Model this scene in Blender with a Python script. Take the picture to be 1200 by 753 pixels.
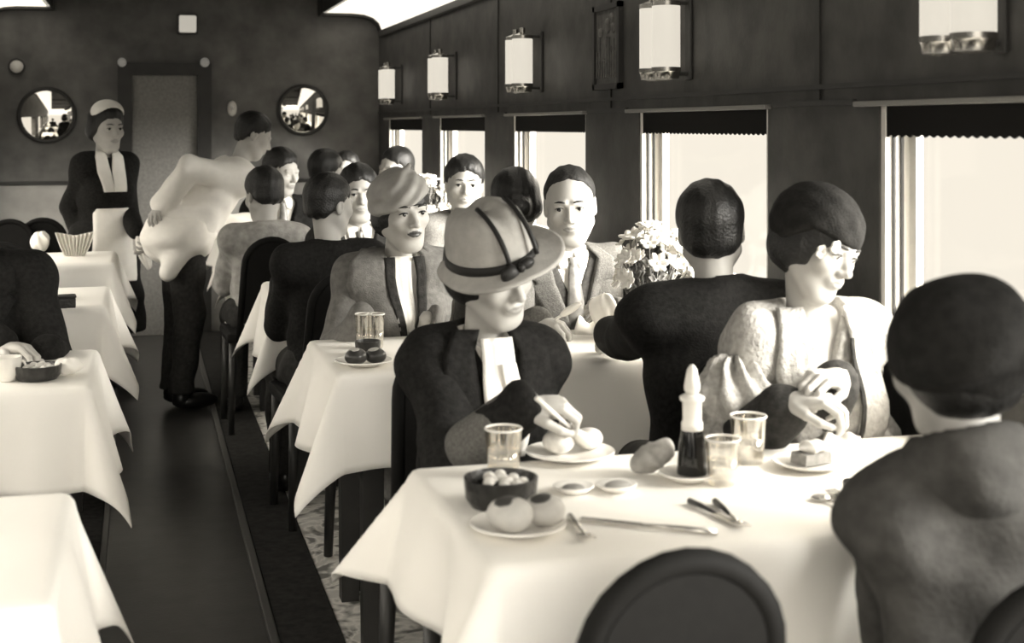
import bpy, bmesh, math, random
import numpy as np
from mathutils import Vector, Matrix

for o in list(bpy.data.objects): bpy.data.objects.remove(o)
SC = bpy.context.scene
COL = SC.collection
random.seed(7)

# ------------------------------------------------------------------ camera
FPX, VX, HY, CAMH = 1600.0, 163.0, 148.0, 1.38
TH = math.atan((600 - VX) / FPX)
CT, ST = math.cos(TH), math.sin(TH)
cam_data = bpy.data.cameras.new('camera')
cam = bpy.data.objects.new('camera', cam_data)
COL.objects.link(cam)
cam.location = (0, 0, CAMH)
cam.rotation_euler = (math.pi / 2, 0, -TH)
cam_data.sensor_fit = 'HORIZONTAL'
cam_data.sensor_width = 36
cam_data.lens = 36 * FPX / 1200
cam_data.shift_y = -(376.5 - HY) / 1200
cam_data.clip_start = .05
cam_data.dof.use_dof = True
cam_data.dof.focus_distance = 4.3
cam_data.dof.aperture_fstop = 4.5
SC.camera = cam

# ------------------------------------------------------------------ light
SC.view_settings.view_transform = 'Standard'
SC.view_settings.look = 'None'
SC.view_settings.exposure = .3
SC.view_settings.gamma = 1
SC.view_settings.use_curve_mapping = False
W = bpy.data.worlds.new('overcast_sky')
SC.world = W
W.use_nodes = True
bg = W.node_tree.nodes['Background']
bg.inputs['Color'].default_value = (.795, .742, .648, 1)
# overcast sky: level with the horizon 1, brighter overhead
_n = W.node_tree
_tc = _n.nodes.new('ShaderNodeTexCoord'); _sp = _n.nodes.new('ShaderNodeSeparateXYZ')
_cl = _n.nodes.new('ShaderNodeMath'); _cl.operation = 'MAXIMUM'; _cl.inputs[1].default_value = 0
_ma = _n.nodes.new('ShaderNodeMath'); _ma.operation = 'MULTIPLY_ADD'; _ma.inputs[1].default_value = 24.0; _ma.inputs[2].default_value = 1.0
_n.links.new(_tc.outputs['Generated'], _sp.inputs[0]); _n.links.new(_sp.outputs['Z'], _cl.inputs[0])
_n.links.new(_cl.outputs[0], _ma.inputs[0]); _n.links.new(_ma.outputs[0], bg.inputs['Strength'])
sun_d = bpy.data.lights.new('hazy_sun', 'SUN')
sun_d.energy = 16.0
sun_d.angle = math.radians(45)
sun_d.color = (1, .975, .92)
sun = bpy.data.objects.new('hazy_sun', sun_d)
COL.objects.link(sun)
sdir = Vector((1.0, -.68, .42)).normalized()        # towards the sun, right of the carriage
sun.rotation_euler = sdir.to_track_quat('Z', 'Y').to_euler()
sun.location = sdir * 12

# ------------------------------------------------------------------ pixel <-> place
def at_y(x, y, Y):
    t = (x - 600) / FPX
    Z = Y / (CT - t * ST)
    return Vector(((t * CT + ST) * Z, Y, CAMH - (y - HY) * Z / FPX))
def at_z(x, y, z):
    Z = FPX * (CAMH - z) / (y - HY)
    t = (x - 600) / FPX
    return Vector(((t * CT + ST) * Z, (CT - t * ST) * Z, z))

# ------------------------------------------------------------------ materials
def tone(v): return (v, v * .972, v * .915, 1)
MATS = {}
def mat(name, v, rough=.7, spec=.3, noise=0, nscale=30, bump=0, bscale=120, metal=0, sheen=0):
    if name in MATS: return MATS[name]
    m = bpy.data.materials.new(name); m.use_nodes = True
    nt = m.node_tree; b = nt.nodes['Principled BSDF']
    c = tone(v) if not isinstance(v, tuple) else v
    b.inputs['Base Color'].default_value = c
    b.inputs['Roughness'].default_value = rough
    b.inputs['Specular IOR Level'].default_value = spec
    b.inputs['Metallic'].default_value = metal
    if sheen: b.inputs['Sheen Weight'].default_value = sheen
    tc = nt.nodes.new('ShaderNodeTexCoord')
    if noise:
        n = nt.nodes.new('ShaderNodeTexNoise'); n.inputs['Scale'].default_value = nscale
        n.inputs['Detail'].default_value = 4
        nt.links.new(tc.outputs['Object'], n.inputs['Vector'])
        r = nt.nodes.new('ShaderNodeValToRGB')
        r.color_ramp.elements[0].position = .3; r.color_ramp.elements[1].position = .7
        r.color_ramp.elements[0].color = tuple(x * (1 - noise) for x in c[:3]) + (1,)
        r.color_ramp.elements[1].color = tuple(min(1, x * (1 + noise)) for x in c[:3]) + (1,)
        nt.links.new(n.outputs['Fac'], r.inputs['Fac'])
        nt.links.new(r.outputs['Color'], b.inputs['Base Color'])
    if bump:
        n2 = nt.nodes.new('ShaderNodeTexNoise'); n2.inputs['Scale'].default_value = bscale
        n2.inputs['Detail'].default_value = 3
        nt.links.new(tc.outputs['Object'], n2.inputs['Vector'])
        bp = nt.nodes.new('ShaderNodeBump'); bp.inputs['Strength'].default_value = bump
        bp.inputs['Distance'].default_value = .01
        nt.links.new(n2.outputs['Fac'], bp.inputs['Height'])
        nt.links.new(bp.outputs['Normal'], b.inputs['Normal'])
    MATS[name] = m
    return m
def emit(name, v, strength):
    if name in MATS: return MATS[name]
    m = bpy.data.materials.new(name); m.use_nodes = True
    nt = m.node_tree; b = nt.nodes['Principled BSDF']
    b.inputs['Base Color'].default_value = tone(.12)
    b.inputs['Emission Color'].default_value = v
    b.inputs['Emission Strength'].default_value = strength
    MATS[name] = m
    return m
def glass(name, clear=.82, tint=(.97, .95, .9, 1), body=None, facing=True):
    if name in MATS: return MATS[name]
    m = bpy.data.materials.new(name); m.use_nodes = True
    nt = m.node_tree; nt.nodes.clear()
    out = nt.nodes.new('ShaderNodeOutputMaterial')
    tr = nt.nodes.new('ShaderNodeBsdfTransparent'); tr.inputs['Color'].default_value = tint
    gl = nt.nodes.new('ShaderNodeBsdfGlossy'); gl.inputs['Roughness'].default_value = .05
    gl.inputs['Color'].default_value = tone(.95)
    mx = nt.nodes.new('ShaderNodeMixShader')
    if facing:
        lw = nt.nodes.new('ShaderNodeLayerWeight'); lw.inputs['Blend'].default_value = .35
        mr = nt.nodes.new('ShaderNodeMapRange')
        mr.inputs['To Min'].default_value = 1 - clear; mr.inputs['To Max'].default_value = .75
        nt.links.new(lw.outputs['Facing'], mr.inputs['Value'])
        nt.links.new(mr.outputs['Result'], mx.inputs['Fac'])
    else:
        mx.inputs['Fac'].default_value = 1 - clear
    nt.links.new(tr.outputs[0], mx.inputs[1]); nt.links.new(gl.outputs[0], mx.inputs[2])
    nt.links.new(mx.outputs[0], out.inputs[0])
    MATS[name] = m
    return m

# ------------------------------------------------------------------ object helpers
def tag(o, label=None, cat=None, group=None, kind=None):
    if label: o['label'] = label
    if cat: o['category'] = cat
    if group: o['group'] = group
    if kind: o['kind'] = kind
    return o
def empty(name, loc, rz=0, label=None, cat=None, group=None):
    o = bpy.data.objects.new(name, None); COL.objects.link(o)
    o.empty_display_size = .1
    o.location = loc; o.rotation_euler = (0, 0, rz)
    return tag(o, label, cat, group)
def mk(name, V, F, m, parent=None, smooth=True, idx=None):
    me = bpy.data.meshes.new(name)
    me.from_pydata([tuple(map(float, v)) for v in V], [], [tuple(map(int, f)) for f in F])
    for mm in (m if isinstance(m, (list, tuple)) else [m]): me.materials.append(mm)
    if smooth and len(me.polygons): me.polygons.foreach_set('use_smooth', [True] * len(me.polygons))
    if idx is not None: me.polygons.foreach_set('material_index', [int(i) for i in idx])
    me.update()
    o = bpy.data.objects.new(name, me); COL.objects.link(o)
    if parent: o.parent = parent
    return o
class MB:
    """collects simple shapes into one mesh"""
    def __init__(s): s.V = []; s.F = []; s.I = []; s.cur = 0
    def add(s, V, F, M=None):
        n = len(s.V)
        for v in V: s.V.append(tuple(M @ Vector(v)) if M else tuple(v))
        for f in F: s.F.append(tuple(i + n for i in f)); s.I.append(s.cur)
    def box(s, x0, y0, z0, x1, y1, z1, M=None, bev=0):
        if bev:
            bm = bmesh.new(); bmesh.ops.create_cube(bm, size=1)
            bmesh.ops.scale(bm, vec=(x1 - x0, y1 - y0, z1 - z0), verts=bm.verts)
            bmesh.ops.translate(bm, vec=((x0 + x1) / 2, (y0 + y1) / 2, (z0 + z1) / 2), verts=bm.verts)
            bmesh.ops.bevel(bm, geom=bm.edges[:], offset=bev, segments=2, affect='EDGES', profile=.6)
            bm.verts.index_update()
            s.add([v.co[:] for v in bm.verts], [[v.index for v in f.verts] for f in bm.faces], M); bm.free(); return
        V = [(x0,y0,z0),(x1,y0,z0),(x1,y1,z0),(x0,y1,z0),(x0,y0,z1),(x1,y0,z1),(x1,y1,z1),(x0,y1,z1)]
        s.add(V, [(0,3,2,1),(4,5,6,7),(0,1,5,4),(1,2,6,5),(2,3,7,6),(3,0,4,7)], M)
    def lathe(s, prof, n=24, M=None, sx=1, sy=1):
        V = []; F = []
        for r, z in prof:
            for i in range(n):
                a = 2 * math.pi * i / n; V.append((r * math.cos(a) * sx, r * math.sin(a) * sy, z))
        for k in range(len(prof) - 1):
            for i in range(n):
                j = (i + 1) % n
                F.append((k*n+i, k*n+j, (k+1)*n+j, (k+1)*n+i))
        if prof[0][0] > 1e-4: F.append(tuple(range(n))[::-1])
        if prof[-1][0] > 1e-4: F.append(tuple((len(prof)-1)*n + i for i in range(n)))
        s.add(V, F, M)
    def tube(s, pts, r, n=8, closed=False):
        pts = [Vector(p) for p in pts]; V = []; F = []; m = len(pts)
        rs = r if isinstance(r, (list, tuple)) else [r] * m
        up = Vector((0, 0, 1)); prev = None
        for k in range(m):
            a = pts[k-1] if (k > 0 or closed) else pts[0]
            b = pts[(k+1) % m] if (k < m-1 or closed) else pts[-1]
            d = (b - a).normalized()
            if prev is None:
                x = d.cross(up)
                if x.length < 1e-3: x = d.cross(Vector((1, 0, 0)))
            else: x = prev - d * prev.dot(d)
            x.normalize(); prev = x; yv = d.cross(x)
            for i in range(n):
                t = 2 * math.pi * i / n
                V.append(pts[k] + (x * math.cos(t) + yv * math.sin(t)) * rs[k])
        for k in range(m if closed else m - 1):
            for i in range(n):
                j = (i+1) % n; k2 = (k+1) % m
                F.append((k*n+i, k*n+j, k2*n+j, k2*n+i))
        if not closed: F.append(tuple(range(n))[::-1]); F.append(tuple((m-1)*n+i for i in range(n)))
        s.add(V, F)
    def prism(s, poly, y0, y1, M=None):
        """poly in x,z extruded along y"""
        n = len(poly)
        V = [(x, y0, z) for x, z in poly] + [(x, y1, z) for x, z in poly]
        F = [tuple(range(n)), tuple(range(2*n-1, n-1, -1))] + [(i, i+n, (i+1) % n + n, (i+1) % n) for i in range(n)]
        s.add(V, F, M)
    def ell(s, c, r, n=16, m=10, M=None):
        V = []; F = []
        for k in range(m + 1):
            p = math.pi * k / m
            for i in range(n):
                a = 2 * math.pi * i / n
                V.append((c[0] + r[0]*math.sin(p)*math.cos(a), c[1] + r[1]*math.sin(p)*math.sin(a), c[2] + r[2]*math.cos(p)))
        for k in range(m):
            for i in range(n):
                j = (i+1) % n; F.append((k*n+i, (k+1)*n+i, (k+1)*n+j, k*n+j))
        s.add(V, F, M)
    def build(s, name, m, parent=None, smooth=False, idx=False):
        return mk(name, s.V, s.F, m, parent, smooth, s.I if idx else None)
def autosmooth(o, ang=40):
    me = o.data
    me.polygons.foreach_set('use_smooth', [True] * len(me.polygons))
    bm = bmesh.new(); bm.from_mesh(me)
    bmesh.ops.recalc_face_normals(bm, faces=bm.faces)
    for e in bm.edges:
        e.smooth = not (len(e.link_faces) == 2 and e.calc_face_angle(0) > math.radians(ang))
    bm.to_mesh(me); bm.free()
    return o
def solid(o, t, off=-1):
    m = o.modifiers.new('thickness', 'SOLIDIFY'); m.thickness = t; m.offset = off
    return o
def copy_tree(o, parent=None):
    c = o.copy(); COL.objects.link(c); c.parent = parent
    for ch in list(o.children): copy_tree(ch, c)
    return c

# ------------------------------------------------------------------ implicit surfaces (bodies, clothes, hair)
def _v(p): return np.array(p, dtype=np.float32)
def d_ell(P, c, r, R=None):
    q = P - _v(c)
    if R is not None: q = q @ np.array(R, dtype=np.float32)
    r = _v(r)
    k0 = np.sqrt(((q / r) ** 2).sum(-1)); k1 = np.sqrt(((q / (r * r)) ** 2).sum(-1)) + 1e-9
    return k0 * (k0 - 1) / k1
def d_cap(P, a, b, ra, rb):
    a = _v(a); b = _v(b); ab = b - a
    t = np.clip(((P - a) @ ab) / (ab @ ab + 1e-12), 0, 1)
    return np.sqrt((((P - a) - t[..., None] * ab) ** 2).sum(-1)) - (ra + (rb - ra) * t)
def smin(a, b, k):
    if k <= 0: return np.minimum(a, b)
    h = np.clip(.5 + .5 * (b - a) / k, 0, 1)
    return b + (a - b) * h - k * h * (1 - h)
def smax(a, b, k): return -smin(-a, -b, k)
def union(P, prims, k):
    d = None
    for p in prims:
        kk = k
        if p[0] == 'e': x = d_ell(P, p[1], p[2], p[3] if len(p) > 3 else None)
        else:
            x = d_cap(P, p[1], p[2], p[3], p[4])
            if len(p) > 5: kk = p[5]
        d = x if d is None else smin(d, x, kk)
    return d
def nets(f, lo, hi, h):
    ax = [np.arange(lo[i], hi[i] + h, h, dtype=np.float32) for i in range(3)]
    G = np.stack(np.meshgrid(*ax, indexing='ij'), -1)
    D = f(G).astype(np.float32)
    S = D < 0
    nx, ny, nz = D.shape
    cnt = np.zeros((nx-1, ny-1, nz-1), np.int8)
    for i in (0, 1):
        for j in (0, 1):
            for k in (0, 1): cnt += S[i:nx-1+i, j:ny-1+j, k:nz-1+k]
    mask = (cnt > 0) & (cnt < 8)
    ci = np.argwhere(mask)
    if len(ci) == 0: return np.zeros((0, 3)), np.zeros((0, 4), int)
    acc = np.zeros((len(ci), 3), np.float32); num = np.zeros(len(ci), np.float32)
    cor = [(i, j, k) for i in (0, 1) for j in (0, 1) for k in (0, 1)]
    for a in cor:
        for d in range(3):
            if a[d]: continue
            b = list(a); b[d] = 1
            da = D[ci[:,0]+a[0], ci[:,1]+a[1], ci[:,2]+a[2]]; db = D[ci[:,0]+b[0], ci[:,1]+b[1], ci[:,2]+b[2]]
            x = (da < 0) != (db < 0)
            t = np.where(x, da / np.where(x, da - db, 1), 0)
            p = np.tile(np.array(a, np.float32), (len(ci), 1)); p[:, d] += t
            acc[x] += p[x]; num[x] += 1
    V = (ci + acc / num[:, None]) * h + np.array(lo, np.float32)
    I = -np.ones(mask.shape, np.int64); I[mask] = np.arange(len(ci))
    F = []
    for d in range(3):
        u, w = [(1, 2), (2, 0), (0, 1)][d]
        sl0 = [slice(None)] * 3; sl1 = [slice(None)] * 3
        sl0[d] = slice(0, -1); sl1[d] = slice(1, None)
        A = S[tuple(sl0)]; B = S[tuple(sl1)]
        e = np.argwhere(A != B)
        n = np.array([nx, ny, nz])
        ok = (e[:, u] > 0) & (e[:, w] > 0) & (e[:, u] < n[u]-1) & (e[:, w] < n[w]-1)
        e = e[ok]
        def ix(du, dw):
            q = e.copy(); q[:, u] += du; q[:, w] += dw
            return I[q[:, 0], q[:, 1], q[:, 2]]
        q = np.stack([ix(-1, -1), ix(0, -1), ix(0, 0), ix(-1, 0)], -1)
        ins = A[e[:, 0], e[:, 1], e[:, 2]]
        q[~ins] = q[~ins][:, ::-1]
        F.append(q)
    F = np.concatenate(F)
    F = F[(F >= 0).all(1)]
    return V, F
def join(parts):
    V = []; F = []; n = 0
    for v, f in parts:
        V.append(np.asarray(v)); F.append(np.asarray(f) + n); n += len(v)
    return np.concatenate(V), np.concatenate(F)
# ------------------------------------------------------------------ material set
M_wood = mat('dark_wood', .06, .55, .35, .35, 9, .08, 60)
M_wood2 = mat('end_wall_wood', .115, .5, .4, .3, 7, .05, 40)
M_frame = mat('frame_wood', .03, .45, .4, .2, 10)
M_door = mat('door_panel_fabric', .21, .6, .3, .15, 60)
M_wains = mat('wainscot', .30, .5, .4, .15, 8)
M_jamb = mat('jamb_paint', .78, .5, .3, .04, 20)
M_ceil = mat('ceiling_dark', .035, .6, .3, .25, 10)
M_opal = emit('opal_ceiling_panel', (.92, .86, .74, 1), 1.2)
M_lampglass = emit('opal_lamp_glass', (.96, .89, .76, 1), .62)
M_chrome = mat('nickel', .45, .25, .5, metal=1)
M_glasspane = glass('window_glass', .985, (.995, .99, .98, 1), facing=False)
M_cloth = mat('white_linen', .86, .85, .15, .02, 5, .05, 400)
M_black = mat('black_lacquer', .012, .3, .5)
M_mirror = mat('mirror_glass', .9, .03, .5, metal=1)
M_lino = mat('dark_linoleum', .036, .28, .5, .3, 14, .04, 90)
M_border = mat('carpet_border', .03, .9, .1, .3, 40)

# patterned carpet
M_carpet = mat('patterned_carpet', .3, .95, .1)
def _carpet():
    nt = M_carpet.node_tree; b = nt.nodes['Principled BSDF']
    tc = nt.nodes.new('ShaderNodeTexCoord')
    n = nt.nodes.new('ShaderNodeTexNoise'); n.inputs['Scale'].default_value = 6; n.inputs['Distortion'].default_value = 2.2; n.inputs['Detail'].default_value = 3
    v = nt.nodes.new('ShaderNodeTexVoronoi'); v.inputs['Scale'].default_value = 9; v.feature = 'DISTANCE_TO_EDGE'
    ad = nt.nodes.new('ShaderNodeMath'); ad.operation = 'MULTIPLY_ADD'; ad.inputs[1].default_value = .5
    nt.links.new(tc.outputs['Object'], n.inputs['Vector']); nt.links.new(tc.outputs['Object'], v.inputs['Vector'])
    nt.links.new(v.outputs['Distance'], ad.inputs[0]); nt.links.new(n.outputs['Fac'], ad.inputs[2])
    r = nt.nodes.new('ShaderNodeValToRGB'); e = r.color_ramp.elements
    e[0].position = .42; e[0].color = tone(.22); e[1].position = .56; e[1].color = tone(.8)
    x = r.color_ramp.elements.new(.66); x.color = tone(.6)
    nt.links.new(ad.outputs[0], r.inputs['Fac']); nt.links.new(r.outputs['Color'], b.inputs['Base Color'])
_carpet()

# ------------------------------------------------------------------ the carriage
XL, XR, YB, YE = -.95, 1.60, -1.3, 9.35
def struct(name, mb, m, parent=None, smooth=False, idx=False):
    o = mb.build(name, m, parent, smooth, idx)
    if parent is None: o['kind'] = 'structure'
    return o
b = MB(); b.box(XL - .1, YB, -.1, XR + .1, YE + .1, 0); struct('floor', b, M_lino)
b = MB(); b.box(.53, YB, 0, XR, YE, .006); struct('trim_1', b, M_carpet)                # patterned carpet under the right tables
b = MB(); b.box(.36, YB, 0, .53, YE, .012, bev=.004); struct('trim_2', b, M_border)     # dark border strip
b = MB(); b.box(.335, YB, 0, .36, YE, .02, bev=.004); struct('trim_3', b, mat('brass_edge', .09, .4, .4, metal=.3))
b = MB(); b.box(XL, YB, 0, -.12, YE, .006); struct('trim_4', b, M_border)
b = MB(); b.box(-.12, YB, 0, -.10, YE, .014, bev=.003); struct('trim_5', b, mat('brass_edge', .09))

WZ0, WZ1 = .90, 1.425
WINS = [(.22, 1.18), (1.75, 2.735), (3.296, 4.26), (4.82, 5.845), (6.355, 7.385), (7.86, 8.97)]
def side_wall(name, X0, X1):
    b = MB()
    b.box(X0, YB, 0, X1, YE, WZ0); b.box(X0, YB, WZ1, X1, YE, 2.12)
    ys = [YB] + [y for w in WINS for y in w] + [YE]
    for k in range(0, len(ys), 2): b.box(X0, ys[k], WZ0, X1, ys[k+1], WZ1)
    return struct(name, b, M_wood)
side_wall('wall_right', XR, XR + .1)
side_wall('wall_left', XL - .1, XL)
# end wall
b = MB(); b.box(XL - .1, YE, 0, XR + .1, YE + .1, 2.45); struct('wall_end', b, M_wood2)
b = MB(); b.box(XL, YE - .02, 0, -.13, YE, 1.0); b.box(.46, YE - .02, 0, XR, YE, 1.0); struct('trim_6', b, M_wains)
b = MB(); b.box(XL, YE - .035, 1.0, -.13, YE, 1.025, bev=.004); b.box(.46, YE - .035, 1.0, XR, YE, 1.025, bev=.004); struct('trim_7', b, M_frame)

# ceiling: white opal cove strips each side, dark raised middle
def cove(side):
    x = lambda u: XR - u if side > 0 else XL + u
    prof = [(0, 2.035), (.02, 2.085), (.06, 2.12), (.12, 2.14), (.2, 2.147), (.40, 2.147)]
    V = []; F = []
    for u, z in prof: V += [(x(u), YB, z), (x(u), YE, z)]
    for k in range(len(prof) - 1): F.append((2*k, 2*k+1, 2*k+3, 2*k+2))
    return V, F
b = MB()
for s in (1, -1): b.add(*cove(s))
ceil = struct('ceiling', b, M_opal, smooth=True)
b = MB()
xi0, xi1 = XL + .40, XR - .40
b.box(xi0 - .02, YB, 2.147, xi0, YE, 2.42); b.box(xi1, YB, 2.147, xi1 + .02, YE, 2.42)
b.box(XL - .1, YB, 2.42, XR + .1, YE + .1, 2.46)
for yy in np.arange(-1, 9.3, 1.55): b.box(xi0, yy, 2.38, xi1, yy + .06, 2.42)
struct('trim_8', b, M_ceil)
# dark arch at the end of the ceiling strips
for s, nm in ((1, 'trim_9'), (-1, 'trim_10')):
    b = MB(); x = lambda u: XR - u if s > 0 else XL + u
    poly = [(x(-.1), 1.95), (x(0), 2.02), (x(.02), 2.07), (x(.06), 2.105), (x(.12), 2.125), (x(.2), 2.13), (x(.42), 2.13), (x(.42), 2.42), (x(-.1), 2.42)]
    b.prism(poly, YE - .12, YE); struct(nm, b, M_ceil)
# dark cornice under each strip
for s, nm in ((1, 'trim_11'), (-1, 'trim_12')):
    X = XR if s > 0 else XL
    b = MB(); b.box(min(X, X - s*.025), YB, 1.99, max(X, X - s*.025), YE - .12, 2.033, bev=.006); struct(nm, b, M_frame)

# windows
def window(n, y0, y1, near):
    w = bpy.data.objects.new('window_%d' % n, None); COL.objects.link(w); w['kind'] = 'structure'
    b = MB(); t = .018
    b.box(XR + .005, y1 - t, WZ0, XR + .1, y1 + .002, WZ1); b.box(XR + .005, y0 - .002, WZ0, XR + .1, y0 + t, WZ1)
    b.box(XR + .01, y0, WZ0 - .002, XR + .1, y1, WZ0 + t); b.build('jamb', M_jamb, w)
    b = MB()
    for xx in (XR + .022, XR + .042): b.box(xx, y1 - t - .006, WZ0, xx + .006, y1 - t + .001, WZ1 - .06); b.box(xx, y0 + t - .001, WZ0, xx + .006, y0 + t + .006, WZ1 - .06)
    b.build('sash_channel', M_frame, w)
    b = MB(); b.box(XR + .066, y0, WZ0, XR + .082, y0 + .045, WZ1); b.box(XR + .066, y1 - .045, WZ0, XR + .082, y1, WZ1)
    b.box(XR + .066, y0, WZ0, XR + .082, y1, WZ0 + .05); b.build('sash', M_jamb, w)
    b = MB(); b.box(XR + .072, y0 + .03, WZ0 + .03, XR + .075, y1 - .03, WZ1); b.build('pane', M_glasspane, w)
    b = MB(); b.box(XR - .05, y0 - .03, WZ0 - .03, XR + .06, y1 + .03, WZ0, bev=.006); b.build('sill', M_wood, w)
    b = MB(); b.box(XR - .022, y0 - .02, WZ1 + .0, XR + .002, y1 + .08, WZ1 + .012, bev=.003); b.build('ledge', mat('ledge_wood', .22, .35, .5), w)
    # roller blind drawn down a little, scalloped lower edge
    V = []; F = []; n_ = 64; z_top = WZ1
    for k in range(n_ + 1):
        y = y0 + .004 + (y1 - y0 - .008) * k / n_
        zl = 1.362 - .006 * (k % 2)
        V += [(XR + .012, y, zl), (XR + .012, y, z_top)]
        if k: F.append((2*k-2, 2*k, 2*k+1, 2*k-1))
    bl = mk('window_blind', V, F, mat('blind_cloth', .014, .9, .1), None, False); solid(bl, .004)
    return w, bl
ord_ = ['first', 'second', 'third', 'fourth', 'fifth']
BL = ['dark scalloped roller blind at top of nearest window, behind the shawl woman',
      'dark roller blind at top of window behind the silhouetted diner',
      'dark roller blind at top of window behind the bald man',
      'dark roller blind at top of window behind the young man in sweater',
      'dark roller blind at top of farthest window by the end wall']
for k, (y0, y1) in enumerate(WINS[1:]):
    w, bl = window(k + 1, y0, y1, k == 0)
    tag(bl, BL[k], 'blind', 'roller blinds over the windows')
# upper panelling seams and pilasters on the right wall
b = MB()
for k in range(len(WINS) - 1):
    ya, yb = WINS[k][1], WINS[k+1][0]; ym = (ya + yb) / 2
    b.box(XR - .006, ym - .012, WZ1 + .02, XR, ym + .012, 1.99)
    b.box(XR - .01, ya + .1, WZ1 + .005, XR, yb - .04, WZ1 + .018)
b.box(XR - .008, YB, 1.47, XR, YE, 1.482); struct('trim_13', b, M_frame)
# carved panel in a dark frame high on the pier
def carved_panel(yc, label):
    r = empty('carved_panel', (XR - .006, yc, 1.66), 0, label, 'wall panel')
    b = MB(); w, h = .14, .15
    for (a0, a1, c0, c1) in ((-w, w, -h, -h + .02), (-w, w, h - .02, h), (-w, -w + .02, -h, h), (w - .02, w, -h, h)): b.box(-.012, a0, c0, .006, a1, c1)
    b.build('panel_frame', M_frame, r)
    b = MB(); b.box(-.003, -w + .018, -h + .018, .006, w - .018, h - .018)
    rr = random.Random(3)
    for i in range(9):
        yy = -.1 + .025 * i; hh = rr.uniform(.06, .2)
        b.box(-.008, yy, -.11, -.002, yy + .012, -.11 + hh, bev=.003)
    for i in range(5): b.ell((-.004, rr.uniform(-.09, .09), rr.uniform(.0, .1)), (.006, .022, .018), 10, 6)
    b.build('relief', mat('relief_wood', .1, .5, .4, .4, 40), r)
carved_panel(4.55, 'small dark carved relief panel on pier between the two nearest wall lamps')

# ------------------------------------------------------------------ door and fittings on the end wall
d = bpy.data.objects.new('door_1', None); COL.objects.link(d); d['kind'] = 'structure'
DX0, DX1 = -.045, .375
b = MB(); b.box(DX0, YE - .03, 0, DX1, YE - .001, 1.72, bev=.004); b.build('door_leaf', M_door, d)
b = MB(); b.box(DX0 - .09, YE - .06, 0, DX0, YE - .001, 1.80); b.box(DX1, YE - .06, 0, DX1 + .09, YE - .001, 1.80); b.box(DX0, YE - .06, 1.72, DX1, YE - .001, 1.80)
b.build('door_frame', M_frame, d)
b = MB(); b.tube([(DX1 - .05, YE - .04, .85), (DX1 - .05, YE - .075, .87), (DX1 - .05, YE - .075, .99), (DX1 - .05, YE - .04, 1.01)], .009); b.build('door_handle', M_chrome, d, True)
def mirror(px, py, r, label):
    p = at_y(px, py, YE)
    e = empty('round_mirror', (p.x, YE, p.z), 0, label, 'mirror', 'round mirrors on the end wall')
    Rx = Matrix.Rotation(math.pi / 2, 4, 'X')
    b = MB(); pr = [(r * math.sin(t) , .012 + .05 * (math.cos(t * 1.0))) for t in np.linspace(.0, math.pi/2, 10)][::-1]
    prof = [(r * k / 10, .030 - .014 * (k / 10) ** 2) for k in range(10, -1, -1)]
    b.lathe(prof, 40, Rx); b.build('mirror_glass', M_mirror, e, True)
    b = MB(); b.tube([(r * math.cos(a), -.014, r * math.sin(a)) for a in np.linspace(0, 2*math.pi, 41)[:-1]], .013, 8, True)
    b.build('mirror_rim', M_frame, e, True)
mirror(55, 135, .172, 'round mirror on end wall left of the door above the waitress side')
mirror(355, 129, .163, 'round mirror on end wall right of the door, above seated diners')
def wall_globe(px, py, r, label, glow=.25):
    p = at_y(px, py, YE - .06)
    e = empty('wall_light', (p.x, p.y, p.z), 0, label, 'light')
    b = MB(); b.ell((0, 0, 0), (r, r, r * 1.05), 16, 10); b.build('globe', emit('dim_globe_%d' % round(glow * 100), (.9, .85, .74, 1), glow), e, True)
    b = MB(); b.lathe([(r * .8, -.06), (r * .8, -.045), (r * .45, -.02), (r * .45, 0)], 16, Matrix.Rotation(math.pi/2, 4, 'X')); 
    b.build('wall_mount', M_frame, e, True)
wall_globe(143, 73, .028, 'small round wall light at top left corner of the door frame', .12)
wall_globe(240, 73, .03, 'small round wall light at top right corner of the door frame', .12)
p = at_y(220, 28, YE - .07)
e = empty('square_lamp', p, 0, 'small square opal lamp high on end wall above the door', 'light')
b = MB(); b.box(-.055, -.03, -.055, .055, .03, .055, bev=.01); b.build('diffuser', emit('square_opal', (.9, .84, .72, 1), .42), e)
b = MB(); b.box(-.065, .02, -.065, .065, .07, .065, bev=.005); b.build('lamp_housing', M_frame, e)
p = at_y(272, 127, YE - .01)
e = empty('wall_switch', p, 0, 'small pale oval plate on end wall right of the door', 'switch plate')
b = MB(); b.lathe([(.045, 0), (.045, .006), (.03, .014), (0, .015)], 20, Matrix.Rotation(math.pi/2, 4, 'X') , .75, 1.0)
Mx = Matrix.Rotation(math.pi/2, 4, 'X'); b = MB(); b.lathe([(.05, -.008), (.05, .004), (.04, .010), (0, .012)], 20, Mx, .62, 1.05); b.build('plate', mat('ivory_plate', .6, .4), e, True)
b = MB(); b.box(-.006, -.02, -.012, .006, -.01, .012, bev=.002); b.build('toggle', M_chrome, e)
p = at_y(20, 78, YE - .01)
e = empty('wall_clock', p, 0, 'small round pale dial on end wall above the left mirror', 'clock')
b = MB(); b.lathe([(.045, -.0), (.045, .03), (.0, .03)], 24, Mx); b.build('dial', mat('ivory_dial', .75, .4), e, True)
b = MB(); b.tube([(.047 * math.cos(a), -.03, .047 * math.sin(a)) for a in np.linspace(0, 2*math.pi, 25)[:-1]], .006, 6, True); b.build('dial_rim', M_frame, e, True)

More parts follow.
